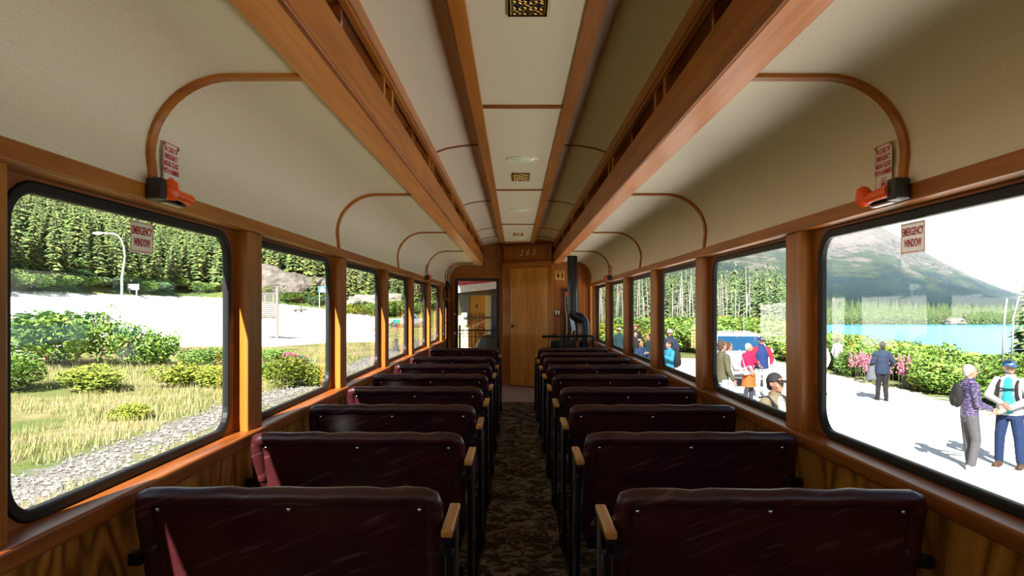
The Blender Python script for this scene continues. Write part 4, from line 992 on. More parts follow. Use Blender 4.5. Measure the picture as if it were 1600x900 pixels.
def shrub_meshes(seed, n, mat, leaf=0.075, sparse=False):
    """unit shrub: about 1 wide (radius .5) and 1 high"""
    rng = random.Random(seed); v = []; f = []
    lobes = [(rng.uniform(-.24, .24), rng.uniform(-.24, .24), rng.uniform(.28, .62), rng.uniform(.20, .32)) for _ in range(9)] + [(0, 0, .4, .36)]
    for _ in range(n):
        lx, ly, lz, lr = rng.choice(lobes)
        d = Vector((rng.gauss(0, 1), rng.gauss(0, 1), rng.gauss(0, 1))).normalized() * lr * rng.uniform(0.55, 1.08) ** 0.5
        p = Vector((lx, ly, lz)) + d
        if p.z < 0.0: p.z = rng.uniform(0, .2)
        u = Vector((rng.gauss(0, 1), rng.gauss(0, 1), rng.gauss(0, .7))).normalized(); w = u.orthogonal().normalized(); w = (w + u.cross(w) * rng.uniform(-1, 1)).normalized()
        L = leaf * rng.uniform(.6, 1.3); o = len(v)
        v += [p - u * L, p + w * L * .45, p + u * L, p - w * L * .45]; f.append((o, o + 1, o + 2, o + 3))
    me = bpy.data.meshes.new('foliage'); me.from_pydata([tuple(a) for a in v], [], f); me.materials.append(mat)
    st = MB()
    for _ in range(6):
        a = rng.uniform(0, 6.28); st.tube([(0, 0, -0.1), (.12 * math.cos(a), .12 * math.sin(a), .3), (.26 * math.cos(a), .26 * math.sin(a), .7)], [.014, .010, .004], 4)
    return me, st.mesh('stems', bark)
SH = {'mid': [shrub_meshes(1 + i, 2300, leaf_mid, 0.04) for i in range(3)], 'yel': [shrub_meshes(11 + i, 2300, leaf_yel, 0.04) for i in range(3)], 'wil': [shrub_meshes(21 + i, 2000, leaf_wil, 0.043) for i in range(3)]}
SPARSE = shrub_meshes(41, 260, leaf_mid, 0.05)
def shrub(kind, loc, w, h, label, group=None):
    t = thing('shrub', label, 'shrub', loc, rng.uniform(0, 6.28), group); t.scale = (w, w, h)
    ms = SPARSE if kind == 'sparse' else rng.choice(SH[kind])
    for nm, me in zip(('foliage', 'stems'), ms): link(nm, me, t)
    return t
LS = [(15, 612, 120, 75, 'mid', 'rounded green shrub at the left edge of the near left window'), (85, 572, 150, 95, 'mid', 'large green shrub left of centre in the near left window'),
      (45, 548, 150, 78, 'wil', 'tall grey green willow at the left edge of the near left window'), (115, 540, 110, 65, 'wil', 'grey green willow behind the large green shrub'), (150, 612, 120, 52, 'yel', 'broad yellow green shrub front and centre in the near left window'),
      (200, 572, 100, 80, 'mid', 'green shrub right of the large one in the near left window'), (160, 556, 60, 95, 'sparse', 'tall thin leafy sapling in front of the road'), (242, 574, 80, 60, 'mid', 'dark green shrub before the right part of the road'),
      (290, 604, 95, 46, 'yel', 'yellow green shrub right of centre in the near left window'), (335, 606, 70, 44, 'yel', 'yellow green shrub at the right edge of the near left window'), (272, 548, 36, 44, 'sparse', 'small thin sapling at the edge of the white lot'),
      (205, 656, 62, 36, 'yel', 'small low bush alone in the dry grass'), (318, 572, 80, 34, 'mid', 'low green shrub along the lot edge in the near left window'), (425, 592, 60, 36, 'mid', 'low green shrub at the left of the second left window'),
      (448, 606, 84, 60, 'yel', 'bright green shrub in the second left window'), (486, 604, 52, 44, 'yel', 'smaller green shrub right of the bright one in the second left window'), (430, 566, 60, 26, 'mid', 'low shrub under the notice board'), (470, 575, 50, 26, 'wil', 'pale low shrub behind the bright one in the second left window')]
for px, py, wpx, hpx, kd, lab in LS:
    p = hit(px, py); shrub(kd, (p.x, p.y, p.z - 0.05), wpx * p.y / F, hpx * p.y / F * 1.05, lab)
for i in range(95):
    if i < 55: y = 38 + 82 * i / 55 + rng.uniform(-1, 1); x = -56.5 - rng.uniform(0, 6)
    else: x = -54 + 44 * (i - 55) / 40 + rng.uniform(-1, 1); y = 118.5 + rng.uniform(0, 6)
    kd = rng.choice(('mid', 'yel', 'mid', 'wil')); h = rng.uniform(1.6, 3.2)
    shrub(kd, (x, y, gz(x, y) - 0.2), rng.uniform(3.5, 6.5), h, ('high ' if h > 2.4 else 'low ') + KIND[kd] + ' shrub on the far edge of the lot, ' + win_of(x, y), 'roadside shrubs at the foot of the hill')
for i in range(74):
    y = 12.5 + 28 * i / 74 + rng.uniform(-.4, .4); row = rng.randrange(3); x = (13.1, 14.2, 15.4)[row] + rng.uniform(-.3, .5); kd = rng.choice(('mid', 'yel', 'mid'))
    where = 'behind the two people chatting' if y < 18 else 'behind the person walking away' if y < 25 else 'beyond the person walking away' if y < 32 else 'at the minivan end'
    shrub(kd, (x, y, gz(x, y) - 0.05), rng.uniform(1.5, 2.4), rng.uniform(1.15, 1.75), KIND[kd] + ' hedge shrub by the lake, ' + ('front', 'middle', 'back')[row] + ' row, ' + where, 'shrubs along the lake side of the lot')
for i in range(14):
    y = 2.5 + 0.72 * i; kd = ('mid', 'yel')[i % 2]; x = 13.4 + rng.uniform(-.3, 1.5)
    shrub(kd, (x, y, gz(x, y) - 0.05), rng.uniform(1.5, 2.4), rng.uniform(1.15, 1.75), KIND[kd] + ' hedge shrub by the lake at the near end outside the view', 'shrubs along the lake side of the lot')
for i in range(85):
    y = 37 + 42 * rng.random(); k = rng.uniform(0.10, 0.46); x = k * y
    if lake_u(x, y) > 6 or x < 4: continue
    kd = rng.choice(('mid', 'yel', 'mid'))
    shrub(kd, (x, y, gz(x, y) - 0.1), rng.uniform(2.2, 4.2), rng.uniform(1.2, 2.6), KIND[kd] + ' thicket shrub ' + ('in front' if y < 50 else 'midway' if y < 64 else 'at the back') + ' before the woods, ' + win_of(x, y), 'thicket shrubs before the woods')
# fireweed
pink = plain('fireweed_pink', (0.30, 0.07, 0.12), 0.7, var=0.3)
for i, (px, py) in enumerate(((1338, 592), (1350, 596), (1362, 600), (1395, 606), (1408, 607), (1425, 609), (1441, 603), (455, 580), (463, 583))):
    p = hit(px, py); t = thing('fireweed', ('pink flowering fireweed beside the hedge on the right' if i < 7 else 'pink fireweed among the shrubs in the second left window'), 'flower', (p.x, p.y, p.z), 0, 'fireweed right' if i < 7 else 'fireweed left')
    st = MB(); fl = MB(); r3 = random.Random(i)
    for q in range(9):
        x, y, h = r3.uniform(-.3, .3), r3.uniform(-.2, .2), r3.uniform(.7, 1.1) * (1 if i < 7 else 0.8)
        st.tube([(x, y, 0), (x, y, h)], 0.008, 4)
        for w in range(14):
            a = r3.uniform(0, 6.28); z = h * (0.55 + 0.45 * w / 14); rr = 0.07 * (1.15 - w / 14)
            fl.ell((x + rr * math.cos(a), y + rr * math.sin(a), z), (.03, .03, .025), 5, 4)
    st.build('stems', MATS['coach_olive'], t); fl.build('blossoms', pink, t)
# dry grass tufts
def grass_stuff():
    r3 = random.Random(5); V = []; Fc = []
    n_ = 0
    while n_ < 26000:
        y = 7 + 78 * r3.random() ** 1.5; x = -r3.uniform(4.0, 27)
        if lot_sd(x, y) > 0.2 or ballast_sd(x, y) > 0.1: continue
        if nz3(x, y, 0.4, 6) < -0.25: continue
        n_ += 1; z = gz(x, y)
        for q in range(4):
            a = r3.uniform(0, 6.28); h = r3.uniform(.07, .27); dx, dy = math.cos(a), math.sin(a); le = r3.uniform(0.0, .16); ox, oy = x + r3.uniform(-.1, .1), y + r3.uniform(-.1, .1); o = len(V)
            V += [(ox - dy * .008, oy + dx * .008, z - .02), (ox + dy * .008, oy - dx * .008, z - .02), (ox + dx * le, oy + dy * le, z + h)]; Fc.append((o, o + 1, o + 2))
    me = bpy.data.meshes.new('dry_grass'); me.from_pydata(V, [], Fc); me.materials.append(leaf_mat('dry_grass_blades', (0.10, 0.145, 0.03), (0.20, 0.185, 0.075), (0.32, 0.265, 0.145)))
    o = tag(link('dry_grass', me), 'dry straw coloured grass between the track and the shrubs on the left', 'grass'); o['kind'] = 'stuff'
grass_stuff()
def stones_stuff():
    r3 = random.Random(8); mb = MB(); n_ = 0
    while n_ < 3500:
        y = 6 + 34 * r3.random() ** 1.4; x = -7.0 - r3.gauss(0, 0.42)
        n_ += 1; s_ = r3.uniform(.02, .06); c = Vector((x, y, gz(x, y) + s_ * .3))
        vs = [c + Vector((s_ * r3.uniform(.6, 1.2) * a, s_ * r3.uniform(.6, 1.2) * b, s_ * .8 * cc)) for a, b, cc in ((1, 0, 0), (0, 1, 0), (-1, 0, 0), (0, -1, 0), (0, 0, 1))]
        mb.add(vs, [(0, 1, 4), (1, 2, 4), (2, 3, 4), (3, 0, 4)])
    o = tag(mb.build('ballast_stones', plain('ballast_grey', (0.13, 0.125, 0.12), 0.9, var=0.5)), 'strip of loose grey ballast stones in the grass on the left', 'gravel'); o['kind'] = 'stuff'
stones_stuff()

# ------------------------------------------------------------------ rocks
def rock_mat(name, c0, c1, c2):
    m = bpy.data.materials.new(name); nt, n, l, b = nodes_of(m); tc = n.new('ShaderNodeTexCoord')
    q = n.new('ShaderNodeTexNoise'); q.inputs['Scale'].default_value = 0.55; q.inputs['Detail'].default_value = 9; q.inputs['Roughness'].default_value = 0.75; q.inputs['Distortion'].default_value = 0.8; l.new(tc.outputs['Object'], q.inputs['Vector'])
    rp = ramp(n, [(0.34, c0), (0.46, c1), (0.62, c2)]); l.new(q.outputs['Fac'], rp.inputs[0]); l.new(rp.outputs[0], b.inputs['Base Color']); b.inputs['Roughness'].default_value = 1
    bp = n.new('ShaderNodeBump'); bp.inputs['Strength'].default_value = 1.0; bp.inputs['Distance'].default_value = 0.8; l.new(q.outputs['Fac'], bp.inputs['Height']); l.new(bp.outputs[0], b.inputs['Normal']); return m
rock_m = rock_mat('pale_granite', (0.03, 0.03, 0.026), (0.11, 0.098, 0.085), (0.17, 0.152, 0.135))
import bmesh
def rock(label, px, py, wx_, hz_, seed, mat=rock_m, dep=None, name='rock_outcrop'):
    p = hit(px, py); bm = bmesh.new(); bmesh.ops.create_icosphere(bm, subdivisions=4, radius=1)
    for v in bm.verts:
        q = v.co.copy(); d = 0.30 * mnoise.noise(q * 1.6 + Vector((seed, 0, 0))) + 0.16 * abs(mnoise.noise(q * 4 + Vector((0, seed, 0)))) + 0.07 * mnoise.noise(q * 10)
        v.co = q * (1 + d); v.co.x *= wx_; v.co.y *= dep or wx_ * 0.6; v.co.z = v.co.z * hz_
    me = bpy.data.meshes.new(name); bm.to_mesh(me); bm.free(); me.materials.append(mat)
    o = tag(link(name, me), label, 'rock'); o.location = (p.x, p.y, p.z); return o
rock('large pale rock face left of the hillside in the second left window', 425, 452, 6.5, 3.6, 1.3)
rock('pale rock face in the middle of the second left window', 455, 453, 4.2, 2.6, 4.1)
rock('pale rock slope at the right of the second left window', 486, 452, 4.0, 2.0, 7.7)
rock('pale scree slope high in the third left window', 556, 440, 3.6, 3.6, 9.2)
rock('pale gravel mound in the third and fourth left windows', 600, 474, 8, 1.7, 2.2, plain('pale_gravel', (0.19, 0.175, 0.155), 1.0, var=0.2), name='gravel_mound')
rock('small pale boulder on the forested slope under the street lamp sign', 222, 407, 2.2, 1.6, 5.5)
o = rock('pale boulder bank on the far lake shore below the mountain', 1492, 505, 6.5, 2.4, 6.1); o.location = at(1492, 503, 398)

# ------------------------------------------------------------------ roadside furniture
galv = plain('galvanised_steel', (0.28, 0.28, 0.29), 0.4, 0.3); wgrey = plain('weathered_timber', (0.062, 0.056, 0.05), 0.85, var=0.3); wpale = plain('pale_timber', (0.10, 0.093, 0.085), 0.8, var=0.2); white_p = plain('white_paint', (0.34, 0.34, 0.34), 0.5)
p = hit(190, 490); sc = p.y / F; H = (490 - 364) * sc
t = thing('street_lamp', 'tall grey street lamp with curved arm beside the road', 'street lamp', p)
arm = [(0, 0, 0), (0.02, 0, H * 0.45), (5 * sc, 0, H * 0.70)] + [((5 - 35 * (1 - math.cos(a)) * 0.5 * 2 * 0.5) * sc, 0, H * (0.70 + 0.29 * math.sin(a))) for a in (0.4, 0.8, 1.2, 1.57)] + [(-32 * sc, 0, H * 1.0)]
MB().tube(arm, [0.13, 0.11, 0.09, 0.085, 0.08, 0.075, 0.07, 0.06], 8).build('pole', galv, t, smooth=60)
MB().ell((-37 * sc, 0, H * 0.995), (0.55, 0.2, 0.14), 12, 8).build('lamp_head', white_p, t, smooth=True)
p = hit(208, 462); sc = p.y / F
t = thing('road_sign', 'white rectangular road sign on two posts at the far roadside', 'sign', p)
box('board', white_p, t, -9 * sc, 9 * sc, -0.05, 0.05, 8 * sc, 17 * sc)
for x in (-6, 5): box('post', white_p, t, x * sc - 0.08, x * sc + 0.08, 0.0, 0.1, -0.3, 9 * sc)
p = hit(9, 478); sc = p.y / F
t = thing('marker_post', 'slim white marker post by the road at the left edge', 'post', p)
box('post', galv, t, -0.05, 0.05, -0.05, 0.05, -0.2, 18 * sc); box('reflector', white_p, t, -0.16, 0.16, -0.08, -0.05, 14 * sc, 25 * sc)
p = hit(433, 531); sc = p.y / F
t = thing('notice_board', 'weathered wooden notice board on posts seen through the second left window', 'notice board', p)
box('post', wpale, t, -2.2 * sc, 2.2 * sc, -0.07, 0.07, -0.3, 82 * sc); box('post', wpale, t, -52 * sc, -48 * sc, -0.07, 0.07, -0.3, 82 * sc)
box('top_rail', wgrey, t, -50 * sc, 0, -0.05, 0.05, 70 * sc, 74 * sc); box('bottom_rail', wgrey, t, -50 * sc, 0, -0.05, 0.05, 33 * sc, 37 * sc)
for x in (-5, -19, -33): box('stile', wpale, t, (x - 1.2) * sc, (x + 1.2) * sc, -0.06, 0.04, 37 * sc, 70 * sc)
for k in range(11): box('slat', wgrey, t, -47 * sc, -4 * sc, -0.03, 0.03, (37.3 + 3 * k) * sc, (39.6 + 3 * k) * sc)
p = at(504, 458, 113.5); sc = p.y / F; gs = gz(p.x, p.y) - p.z
t = thing('blue_sign', 'blue and white information sign on the bank in the second left window', 'sign', p)
blu = plain('sign_blue', (0.02, 0.09, 0.20), 0.5)
box('board', blu, t, -7 * sc, 7 * sc, -0.06, 0.0, 1 * sc, 11 * sc); box('white_panel', white_p, t, -4 * sc, 4.5 * sc, -0.08, -0.06, 1.5 * sc, 6 * sc); MB().lathe([(2 * sc, -0.08), (2 * sc, -0.06)], (0, 0, 8.3 * sc), 12, 'Y').build('white_disc', white_p, t)
for x in (-5, 5): box('post', galv, t, x * sc - 0.06, x * sc + 0.06, 0, 0.1, gs - 0.2, 9 * sc)
p = gp(468, 113.0); sc = p.y / F
t = thing('utility_trailer', 'small dark utility trailer parked among shrubs across the left lot', 'trailer', p)
box('bed', black_pl, t, -8 * sc, 9 * sc, -0.7, 0.7, 2.5 * sc, 4 * sc); box('load_cover', plain('tarp_grey', (0.35, 0.38, 0.42), 0.6), t, -6 * sc, 3 * sc, -0.6, 0.6, 4 * sc, 8 * sc, bevel=0.1); box('tail_board', plain('rust', (0.28, 0.09, 0.04), 0.7), t, 3 * sc, 9 * sc, -0.65, 0.65, 4 * sc, 5.5 * sc)
for x in (-4, 5): MB().lathe([(1.7 * sc, -0.12), (1.7 * sc, 0.12)], (x * sc, -0.8, 1.7 * sc), 14, 'Y').build('wheel', black_pl, t)
p = hit(569, 486); sc = p.y / F
t = thing('timber_stack', 'long low rust brown timber stack across the lot in the third left window', 'timber stack', p)
rust = plain('rusty_timber', (0.22, 0.10, 0.06), 0.85, var=0.2)
for k in range(4):
    for q in range(2): box('timber', rust, t, -19 * sc + 18.6 * sc * q, -0.6 * sc + 18.6 * sc * q, -0.3, 0.3, 2.3 * sc * k + 0.02, 2.3 * sc * (k + 1) - 0.02)
p = hit(619, 549); sc = p.y / F
t = thing('switch_stand', 'railway switch stand with green target on a red rod', 'switch stand', p)
MB().tube([(0, 0, 0), (0, 0, 0.5), (0, 0, 0.75)], [0.15, 0.09, 0.12], 8).build('base_casting', plain('stand_grey', (0.05, 0.05, 0.05), 0.6), t)
for x in (-0.16, 0.16): MB().tube([(x, 0, 0), (x * 0.3, 0, 0.55)], 0.03, 6).build('leg', MATS['stand_grey'], t)
MB().tube([(0.02, 0, 0.7), (0.06, 0, 1.25)], 0.02, 6).build('rod', MATS['stand_grey'], t); MB().tube([(0.06, 0, 1.25), (0.08, 0, 1.68)], 0.035, 6).build('red_rod', sign_red, t)
box('target', plain('signal_green', (0.0, 0.16, 0.12), 0.4), t, -0.17, 0.22, -0.02, 0.02, 1.66, 1.90, bevel=0.01)
MB().tube([(-0.05, 0, 0.68), (-0.22, 0.05, 0.5), (-0.24, 0.05, 0.25)], 0.02, 6).build('lever', MATS['stand_grey'], t)

# ------------------------------------------------------------------ vehicles
tyre = plain('tyre_black', (0.02, 0.02, 0.02), 0.8); carglass = plain('tinted_car_glass', (0.008, 0.04, 0.09), 0.04, 0.0, spec=0.8); white_car = plain('white_car_paint', (0.19, 0.20, 0.215), 0.2, 0.0, coat=0.8); lampg = plain('headlamp', (0.7, 0.72, 0.75), 0.1, 0.3)
def wheel(t, x, y, r, w=0.22):
    a = MB().lathe([(r * .6, -w / 2), (r * .95, -w / 2), (r, -w / 2 + .03), (r, w / 2 - .03), (r * .95, w / 2), (r * .6, w / 2)], (x, y, r), 24, 'X').build('wheel', tyre, t, smooth=40)
    MB().lathe([(r * .1, -w / 2 - .01), (r * .58, -w / 2), (r * .6, w / 2), (r * .1, w / 2 + .01)], (x, y, r), 16, 'X').build('rim', galv, a, smooth=40)
# minivan, its nose (local -Y) towards the camera
p = Vector((7.55, 22.2, GZ))
t = thing('minivan', 'white minivan parked facing the train behind the visitors', 'car', p, R(-8))
prof = [(-0.02, .30), (-0.05, .62), (0.0, .85), (.10, .95), (.85, 1.10), (1.0, 1.13), (1.72, 1.62), (2.0, 1.72), (3.2, 1.76), (4.3, 1.70), (4.55, 1.2), (4.6, .5), (4.5, .30)]
bm = bmesh.new(); secs = []
for x, sy, sz in ((-.95, .96, .93), (-.90, .99, .985), (-.72, 1, 1), (.72, 1, 1), (.90, .99, .985), (.95, .96, .93)):
    row = []
    for y, z in prof:
        inset = 0.13 * sst(1.05, 1.75, z) * (1 if x > 0 else -1) * min(1, abs(x) / .9)
        ny = 0.10 * abs(x / .95) ** 3 * (1 if y < 0.5 else 0)
        row.append(bm.verts.new((x - inset, 2.3 + (y - 2.3) * sy + ny, .3 + (z - .3) * sz)))
    secs.append(row)
for a, b in zip(secs[:-1], secs[1:]):
    for k in range(len(prof)):
        j = (k + 1) % len(prof); bm.faces.new((a[k], a[j], b[j], b[k]))
bm.faces.new(secs[0][::-1]); bm.faces.new(secs[-1]); bmesh.ops.recalc_face_normals(bm, faces=bm.faces)
me = bpy.data.meshes.new('body'); bm.to_mesh(me); bm.free(); me.materials.append(white_car); link('body', me, t, bevel=0.05, segs=3)
def slab(y0, z0, y1, z1, w0, w1, off, mat, nm, par):
    d = Vector((0, y1 - y0, z1 - z0)).normalized(); nrm = Vector((0, -d.z, d.y)) * off
    vs = [Vector((-w0, y0, z0)), Vector((w0, y0, z0)), Vector((w1, y1, z1)), Vector((-w1, y1, z1))]
    return MB().add([v + nrm for v in vs] + [v - nrm * .5 for v in vs], [(0, 1, 2, 3), (7, 6, 5, 4), (0, 4, 5, 1), (1, 5, 6, 2), (2, 6, 7, 3), (3, 7, 4, 0)]).build(nm, mat, par)
ws = slab(1.03, 1.15, 1.70, 1.60, .80, .68, .012, carglass, 'windscreen', t)
for x in (-.35, .3): slab(1.02, 1.145, 1.05, 1.17, .02, .02, .03, black_pl, 'wiper', t).location.x = x
box('grille', black_pl, t, -.45, .45, -.075, -.03, .60, .70, bevel=.01); box('bumper_vent', black_pl, t, -.6, .6, -.06, -.02, .34, .46, bevel=.01); box('number_plate', sign_white, t, -.26, .26, -.09, -.06, .48, .58)
for x in (-.70, .70):
    MB().ell((x, .06, .78), (.20, .12, .10), 14, 8).build('headlamp', lampg, t, smooth=True)
    MB().ell((x * 1.43, 1.25, 1.14), (.10, .08, .09), 10, 6).build('mirror', white_car, t, smooth=True)
    wheel(t, x * 1.18, .85, .34); wheel(t, x * 1.18, 3.7, .34)
    s_ = 1 if x > 0 else -1
    MB().add([(s_ * .945, 1.25, 1.15), (s_ * .945, 3.9, 1.15), (s_ * .865, 3.7, 1.62), (s_ * .865, 1.85, 1.60)], [(0, 1, 2, 3)]).build('side_window', carglass, t)
MB().tube([(0.0, 2.6, 1.74), (0.0, 2.72, 1.95)], 0.012, 5).build('aerial', black_pl, t)
# pickup, broadside, nose to the right
p = gp(638, 88); sc = p.y / F
t = thing('pickup_truck', 'white pickup truck parked across the lot beyond the switch stand', 'pickup truck', (p.x, p.y, p.z), R(4))
bd = MB(); bd.prism([(-2.7, .45), (2.75, .45), (2.8, .85), (2.6, 1.05), (1.45, 1.12), (.85, 1.72), (-.55, 1.74), (-.75, 1.15), (-2.7, 1.12)], 'Y', -.9, .9); bd.build('body', plain('white_truck_paint', (0.15, 0.153, 0.158), 0.35, coat=.3), t, bevel=.06, segs=3)
for y in (-.91, .91):
    MB().prism([(1.25, 1.15), (.80, 1.62), (.2, 1.63), (.2, 1.15)], 'Y', y - .01, y + .01).build('door_window', carglass, t); MB().prism([(.1, 1.15), (.1, 1.63), (-.48, 1.63), (-.62, 1.15)], 'Y', y - .01, y + .01).build('door_window', carglass, t)
for x in (-1.75, 1.8):
    for y in (-.82, .82):
        a = MB().lathe([(.22, -.12), (.36, -.13), (.38, -.09), (.38, .09), (.36, .13), (.22, .12)], (x, y, .38), 20, 'Y').build('wheel', tyre, t, smooth=40); MB().lathe([(.05, -.14), (.21, -.13), (.21, .13), (.05, .14)], (x, y, .38), 14, 'Y').build('rim', steel if False else MATS['stand_grey'], a, smooth=40)

# ------------------------------------------------------------------ people
skin_a = plain('skin_light', (0.19, 0.098, 0.068), 0.5, var=0.06); skin_b = plain('skin_tan', (0.15, 0.073, 0.045), 0.5, var=0.06)
lip = plain('lips', (0.36, 0.12, 0.09), 0.5); eye_m = plain('eye_dark', (0.03, 0.02, 0.02), 0.2)
def cloth(name, c, var=0.18, rough=0.85): return MATS.get(name) or plain(name, tuple(v * 0.34 for v in c), rough, var=var, spec=0.2)
def limb(mb, p, q, r0, r1, n=10):
    p, q = Vector(p), Vector(q); d = (q - p); L = d.length; d.normalize(); pts = []; rr = []
    for k in range(4): a = R(90 * k / 3); pts.append(p - d * r0 * math.cos(a)); rr.append(max(0.002, r0 * math.sin(a)))
    for k in range(4): a = R(90 * k / 3); pts.append(q + d * r1 * math.sin(a)); rr.append(max(0.002, r1 * math.cos(a)))
    mb.tube(pts, rr, n)
def fuse(mb, name, mat, parent, vox, it=3):
    o = mb.build(name, mat, parent, smooth=True)
    m = o.modifiers.new('fuse', 'REMESH'); m.mode = 'VOXEL'; m.voxel_size = vox; m.use_smooth_shade = True
    s_ = o.modifiers.new('soften', 'SMOOTH'); s_.factor = 0.5; s_.iterations = it
    return o
def hand(mb, wrist, d, nrm, rt, curl=0.5):
    """palm and five fingers; d: direction of the hand, nrm: way the palm faces, rt=+1 right hand"""
    d = Vector(d).normalized(); nrm = Vector(nrm); nrm = (nrm - d * nrm.dot(d)).normalized(); w = d.cross(nrm).normalized() * rt   # w points to the thumb side
    wv = Vector(wrist); M = Matrix((w, nrm, d)).transposed()
    mb.ell(wv + d * 0.055, (0.040, 0.016, 0.056), 10, 8, M)
    for k, (o, L) in enumerate(((0.030, 0.070), (0.010, 0.080), (-0.010, 0.074), (-0.029, 0.058))):
        a = wv + d * 0.098 + w * o; c1 = curl * 0.6; b = a + (d * math.cos(c1) + nrm * math.sin(c1)) * L * 0.5; c2 = curl * 1.6; c = b + (d * math.cos(c2) + nrm * math.sin(c2)) * L * 0.5
        limb(mb, a - d * 0.02, b, 0.0098, 0.0090, 8); limb(mb, b, c, 0.0090, 0.0080, 8)
    a = wv + d * 0.03 + w * 0.034; b = a + (d * 0.6 + w * 0.7 + nrm * 0.25).normalized() * 0.042; c = b + (d * 0.9 + w * 0.2 + nrm * 0.3).normalized() * 0.034
    limb(mb, a, b, 0.013, 0.011, 8); limb(mb, b, c, 0.011, 0.009, 8)
def person(label, loc, rz, H, jacket, trousers, hair, shoe, skin=None, cap=None, capsee=None, pose=None, res=0.014, long_hair=False, hem=0.84, yaw=0.0, shirt=None, skirt=None, vest=None, bulk=1.0, collar=True, bald=False, glasses=False):
    """local +Y is the way the person faces, +X the right hand"""
    t = thing('person', label, 'person', loc, rz); s = H / 1.75; t.scale = (s, s, s)
    skin = skin or skin_a; P = dict(re=(0.25, -0.04, 1.13), rw=(0.26, 0.06, 0.90), le=(-0.25, -0.04, 1.13), lw=(-0.26, 0.06, 0.90), rk=(0.10, 0.02, 0.50), ra=(0.11, -0.01, 0.09), lk=(-0.10, 0.02, 0.50), la=(-0.11, -0.01, 0.09), rn=(-1, 0.2, 0), ln=(1, 0.2, 0), curl=0.5)
    P.update(pose or {})
    b = MB(); B_ = bulk
    b.loft([(0, 0, .84, .12, .09), (0, 0, .92, .155 * B_, .105 * B_), (0, 0, 1.08, .135 * B_, .098 * B_), (0, 0, 1.24, .155 * B_, .108 * B_), (0, -.005, 1.36, .168, .10), (0, -.005, 1.43, .13, .075), (0, -.005, 1.485, .06, .055)])
    limb(b, (0, -.01, 1.43), (0, .008, 1.56), .056, .052)
    HR = Matrix.Rotation(yaw, 3, 'Z'); hc = Vector((0, 0.01, 1.55))
    def hp(v): return hc + HR @ (Vector(v) - hc)
    b.ell(hp((0, .012, 1.645)), (.077, .096, .108), 16, 12, HR); b.ell(hp((0, .042, 1.583)), (.056, .062, .056), 12, 8, HR)
    limb(b, hp((0, .104, 1.650)), hp((0, .122, 1.612)), .010, .014, 8); b.ell(hp((0, .118, 1.606)), (.019, .012, .010), 8, 6, HR)
    for q in (-1, 1):
        b.ell(hp((q * .078, .0, 1.632)), (.011, .022, .032), 8, 8, HR); b.ell(hp((q * .032, .094, 1.662)), (.026, .014, .008), 8, 6, HR); b.ell(hp((q * .04, .075, 1.605)), (.025, .022, .022), 8, 6, HR)
    b.ell(hp((0, .098, 1.574)), (.024, .012, .009), 8, 6, HR); b.ell(hp((0, .088, 1.545)), (.022, .018, .016), 8, 6, HR)
    for sd, e, w_, nn in ((1, P['re'], P['rw'], P['rn']), (-1, P['le'], P['lw'], P['ln'])):
        limb(b, (sd * .165, -.005, 1.405), e, .056, .043); limb(b, e, w_, .043, .029)
        hand(b, w_, (Vector(w_) - Vector(e)).normalized() + Vector(P.get('rd' if sd > 0 else 'ld', (0, 0, 0))), nn, sd, P['curl'])
    for sd, k, a in ((1, P['rk'], P['ra']), (-1, P['lk'], P['la'])):
        limb(b, (sd * .085, 0, .90), k, .088, .058); limb(b, k, a, .056, .040)
        limb(b, (a[0], a[1] - .04, a[2] - .045), (a[0] + sd * .02, a[1] + .13, a[2] - .055), .036, .03)
    body = fuse(b, 'body', skin, t, max(0.008, res * 0.62), 2)
    # clothing
    j = MB(); ex = 0.022
    j.loft([(0, 0, hem, .178 * B_, .128 * B_), (0, 0, .95, .182 * B_, .132 * B_), (0, 0, 1.10, .165 * B_, .125 * B_), (0, 0, 1.25, .180 * B_, .132 * B_), (0, -.005, 1.37, .190, .122), (0, -.005, 1.445, .145, .095), (0, -.002, 1.50, .080, .078)])
    for sd, e, w_ in ((1, P['re'], P['rw']), (-1, P['le'], P['lw'])):
        e_, wv = Vector(e), Vector(w_)
        limb(j, (sd * .17, -.005, 1.40), e_, .080, .062); limb(j, e_, e_ + (wv - e_) * (0.92 if not shirt else 0.9), .062, .046)
    jk = fuse(j, 'jacket', jacket, t, res, 3)
    if collar: MB().lathe([(.076, 1.475), (.080, 1.49), (.078, 1.53), (.066, 1.53), (.066, 1.475)], (0, .0, 0), 18).build('collar', vest or jacket, t, smooth=50)
    if shirt:
        sh_ = MB(); sh_.loft([(0, .055, hem + .03, .125, .092), (0, .055, 1.10, .125, .085), (0, .055, 1.28, .120, .092), (0, .045, 1.42, .085, .068), (0, .03, 1.49, .05, .05)], 14); fuse(sh_, 'shirt_front', shirt, t, res, 2)
    if vest and not shirt:
        v_ = MB(); v_.loft([(0, 0, hem - .01, .186 * B_, .136 * B_), (0, 0, .95, .190 * B_, .140 * B_), (0, 0, 1.10, .174 * B_, .133 * B_), (0, 0, 1.25, .186 * B_, .140 * B_), (0, -.005, 1.36, .180, .130), (0, -.005, 1.45, .140, .100), (0, -.002, 1.495, .084, .084)]); fuse(v_, 'vest', vest, t, res, 3)
    l_ = MB(); l_.loft([(0, 0, .80, .150, .112), (0, 0, .90, .172 * B_, .122 * B_), (0, 0, 1.02, .155 * B_, .115 * B_)])
    for sd, k, a in ((1, P['rk'], P['ra']), (-1, P['lk'], P['la'])):
        limb(l_, (sd * .085, 0, .88), k, .104, .078); limb(l_, k, (a[0], a[1], a[2] + .02), .076, .066)
    fuse(l_, 'trousers', trousers, t, res, 3)
    if skirt:
        MB().loft([(0, 0, .46, .235, .20), (0, 0, .70, .205, .165), (0, 0, .98, .178, .13)], 20).build('skirt', skirt, t, smooth=60)
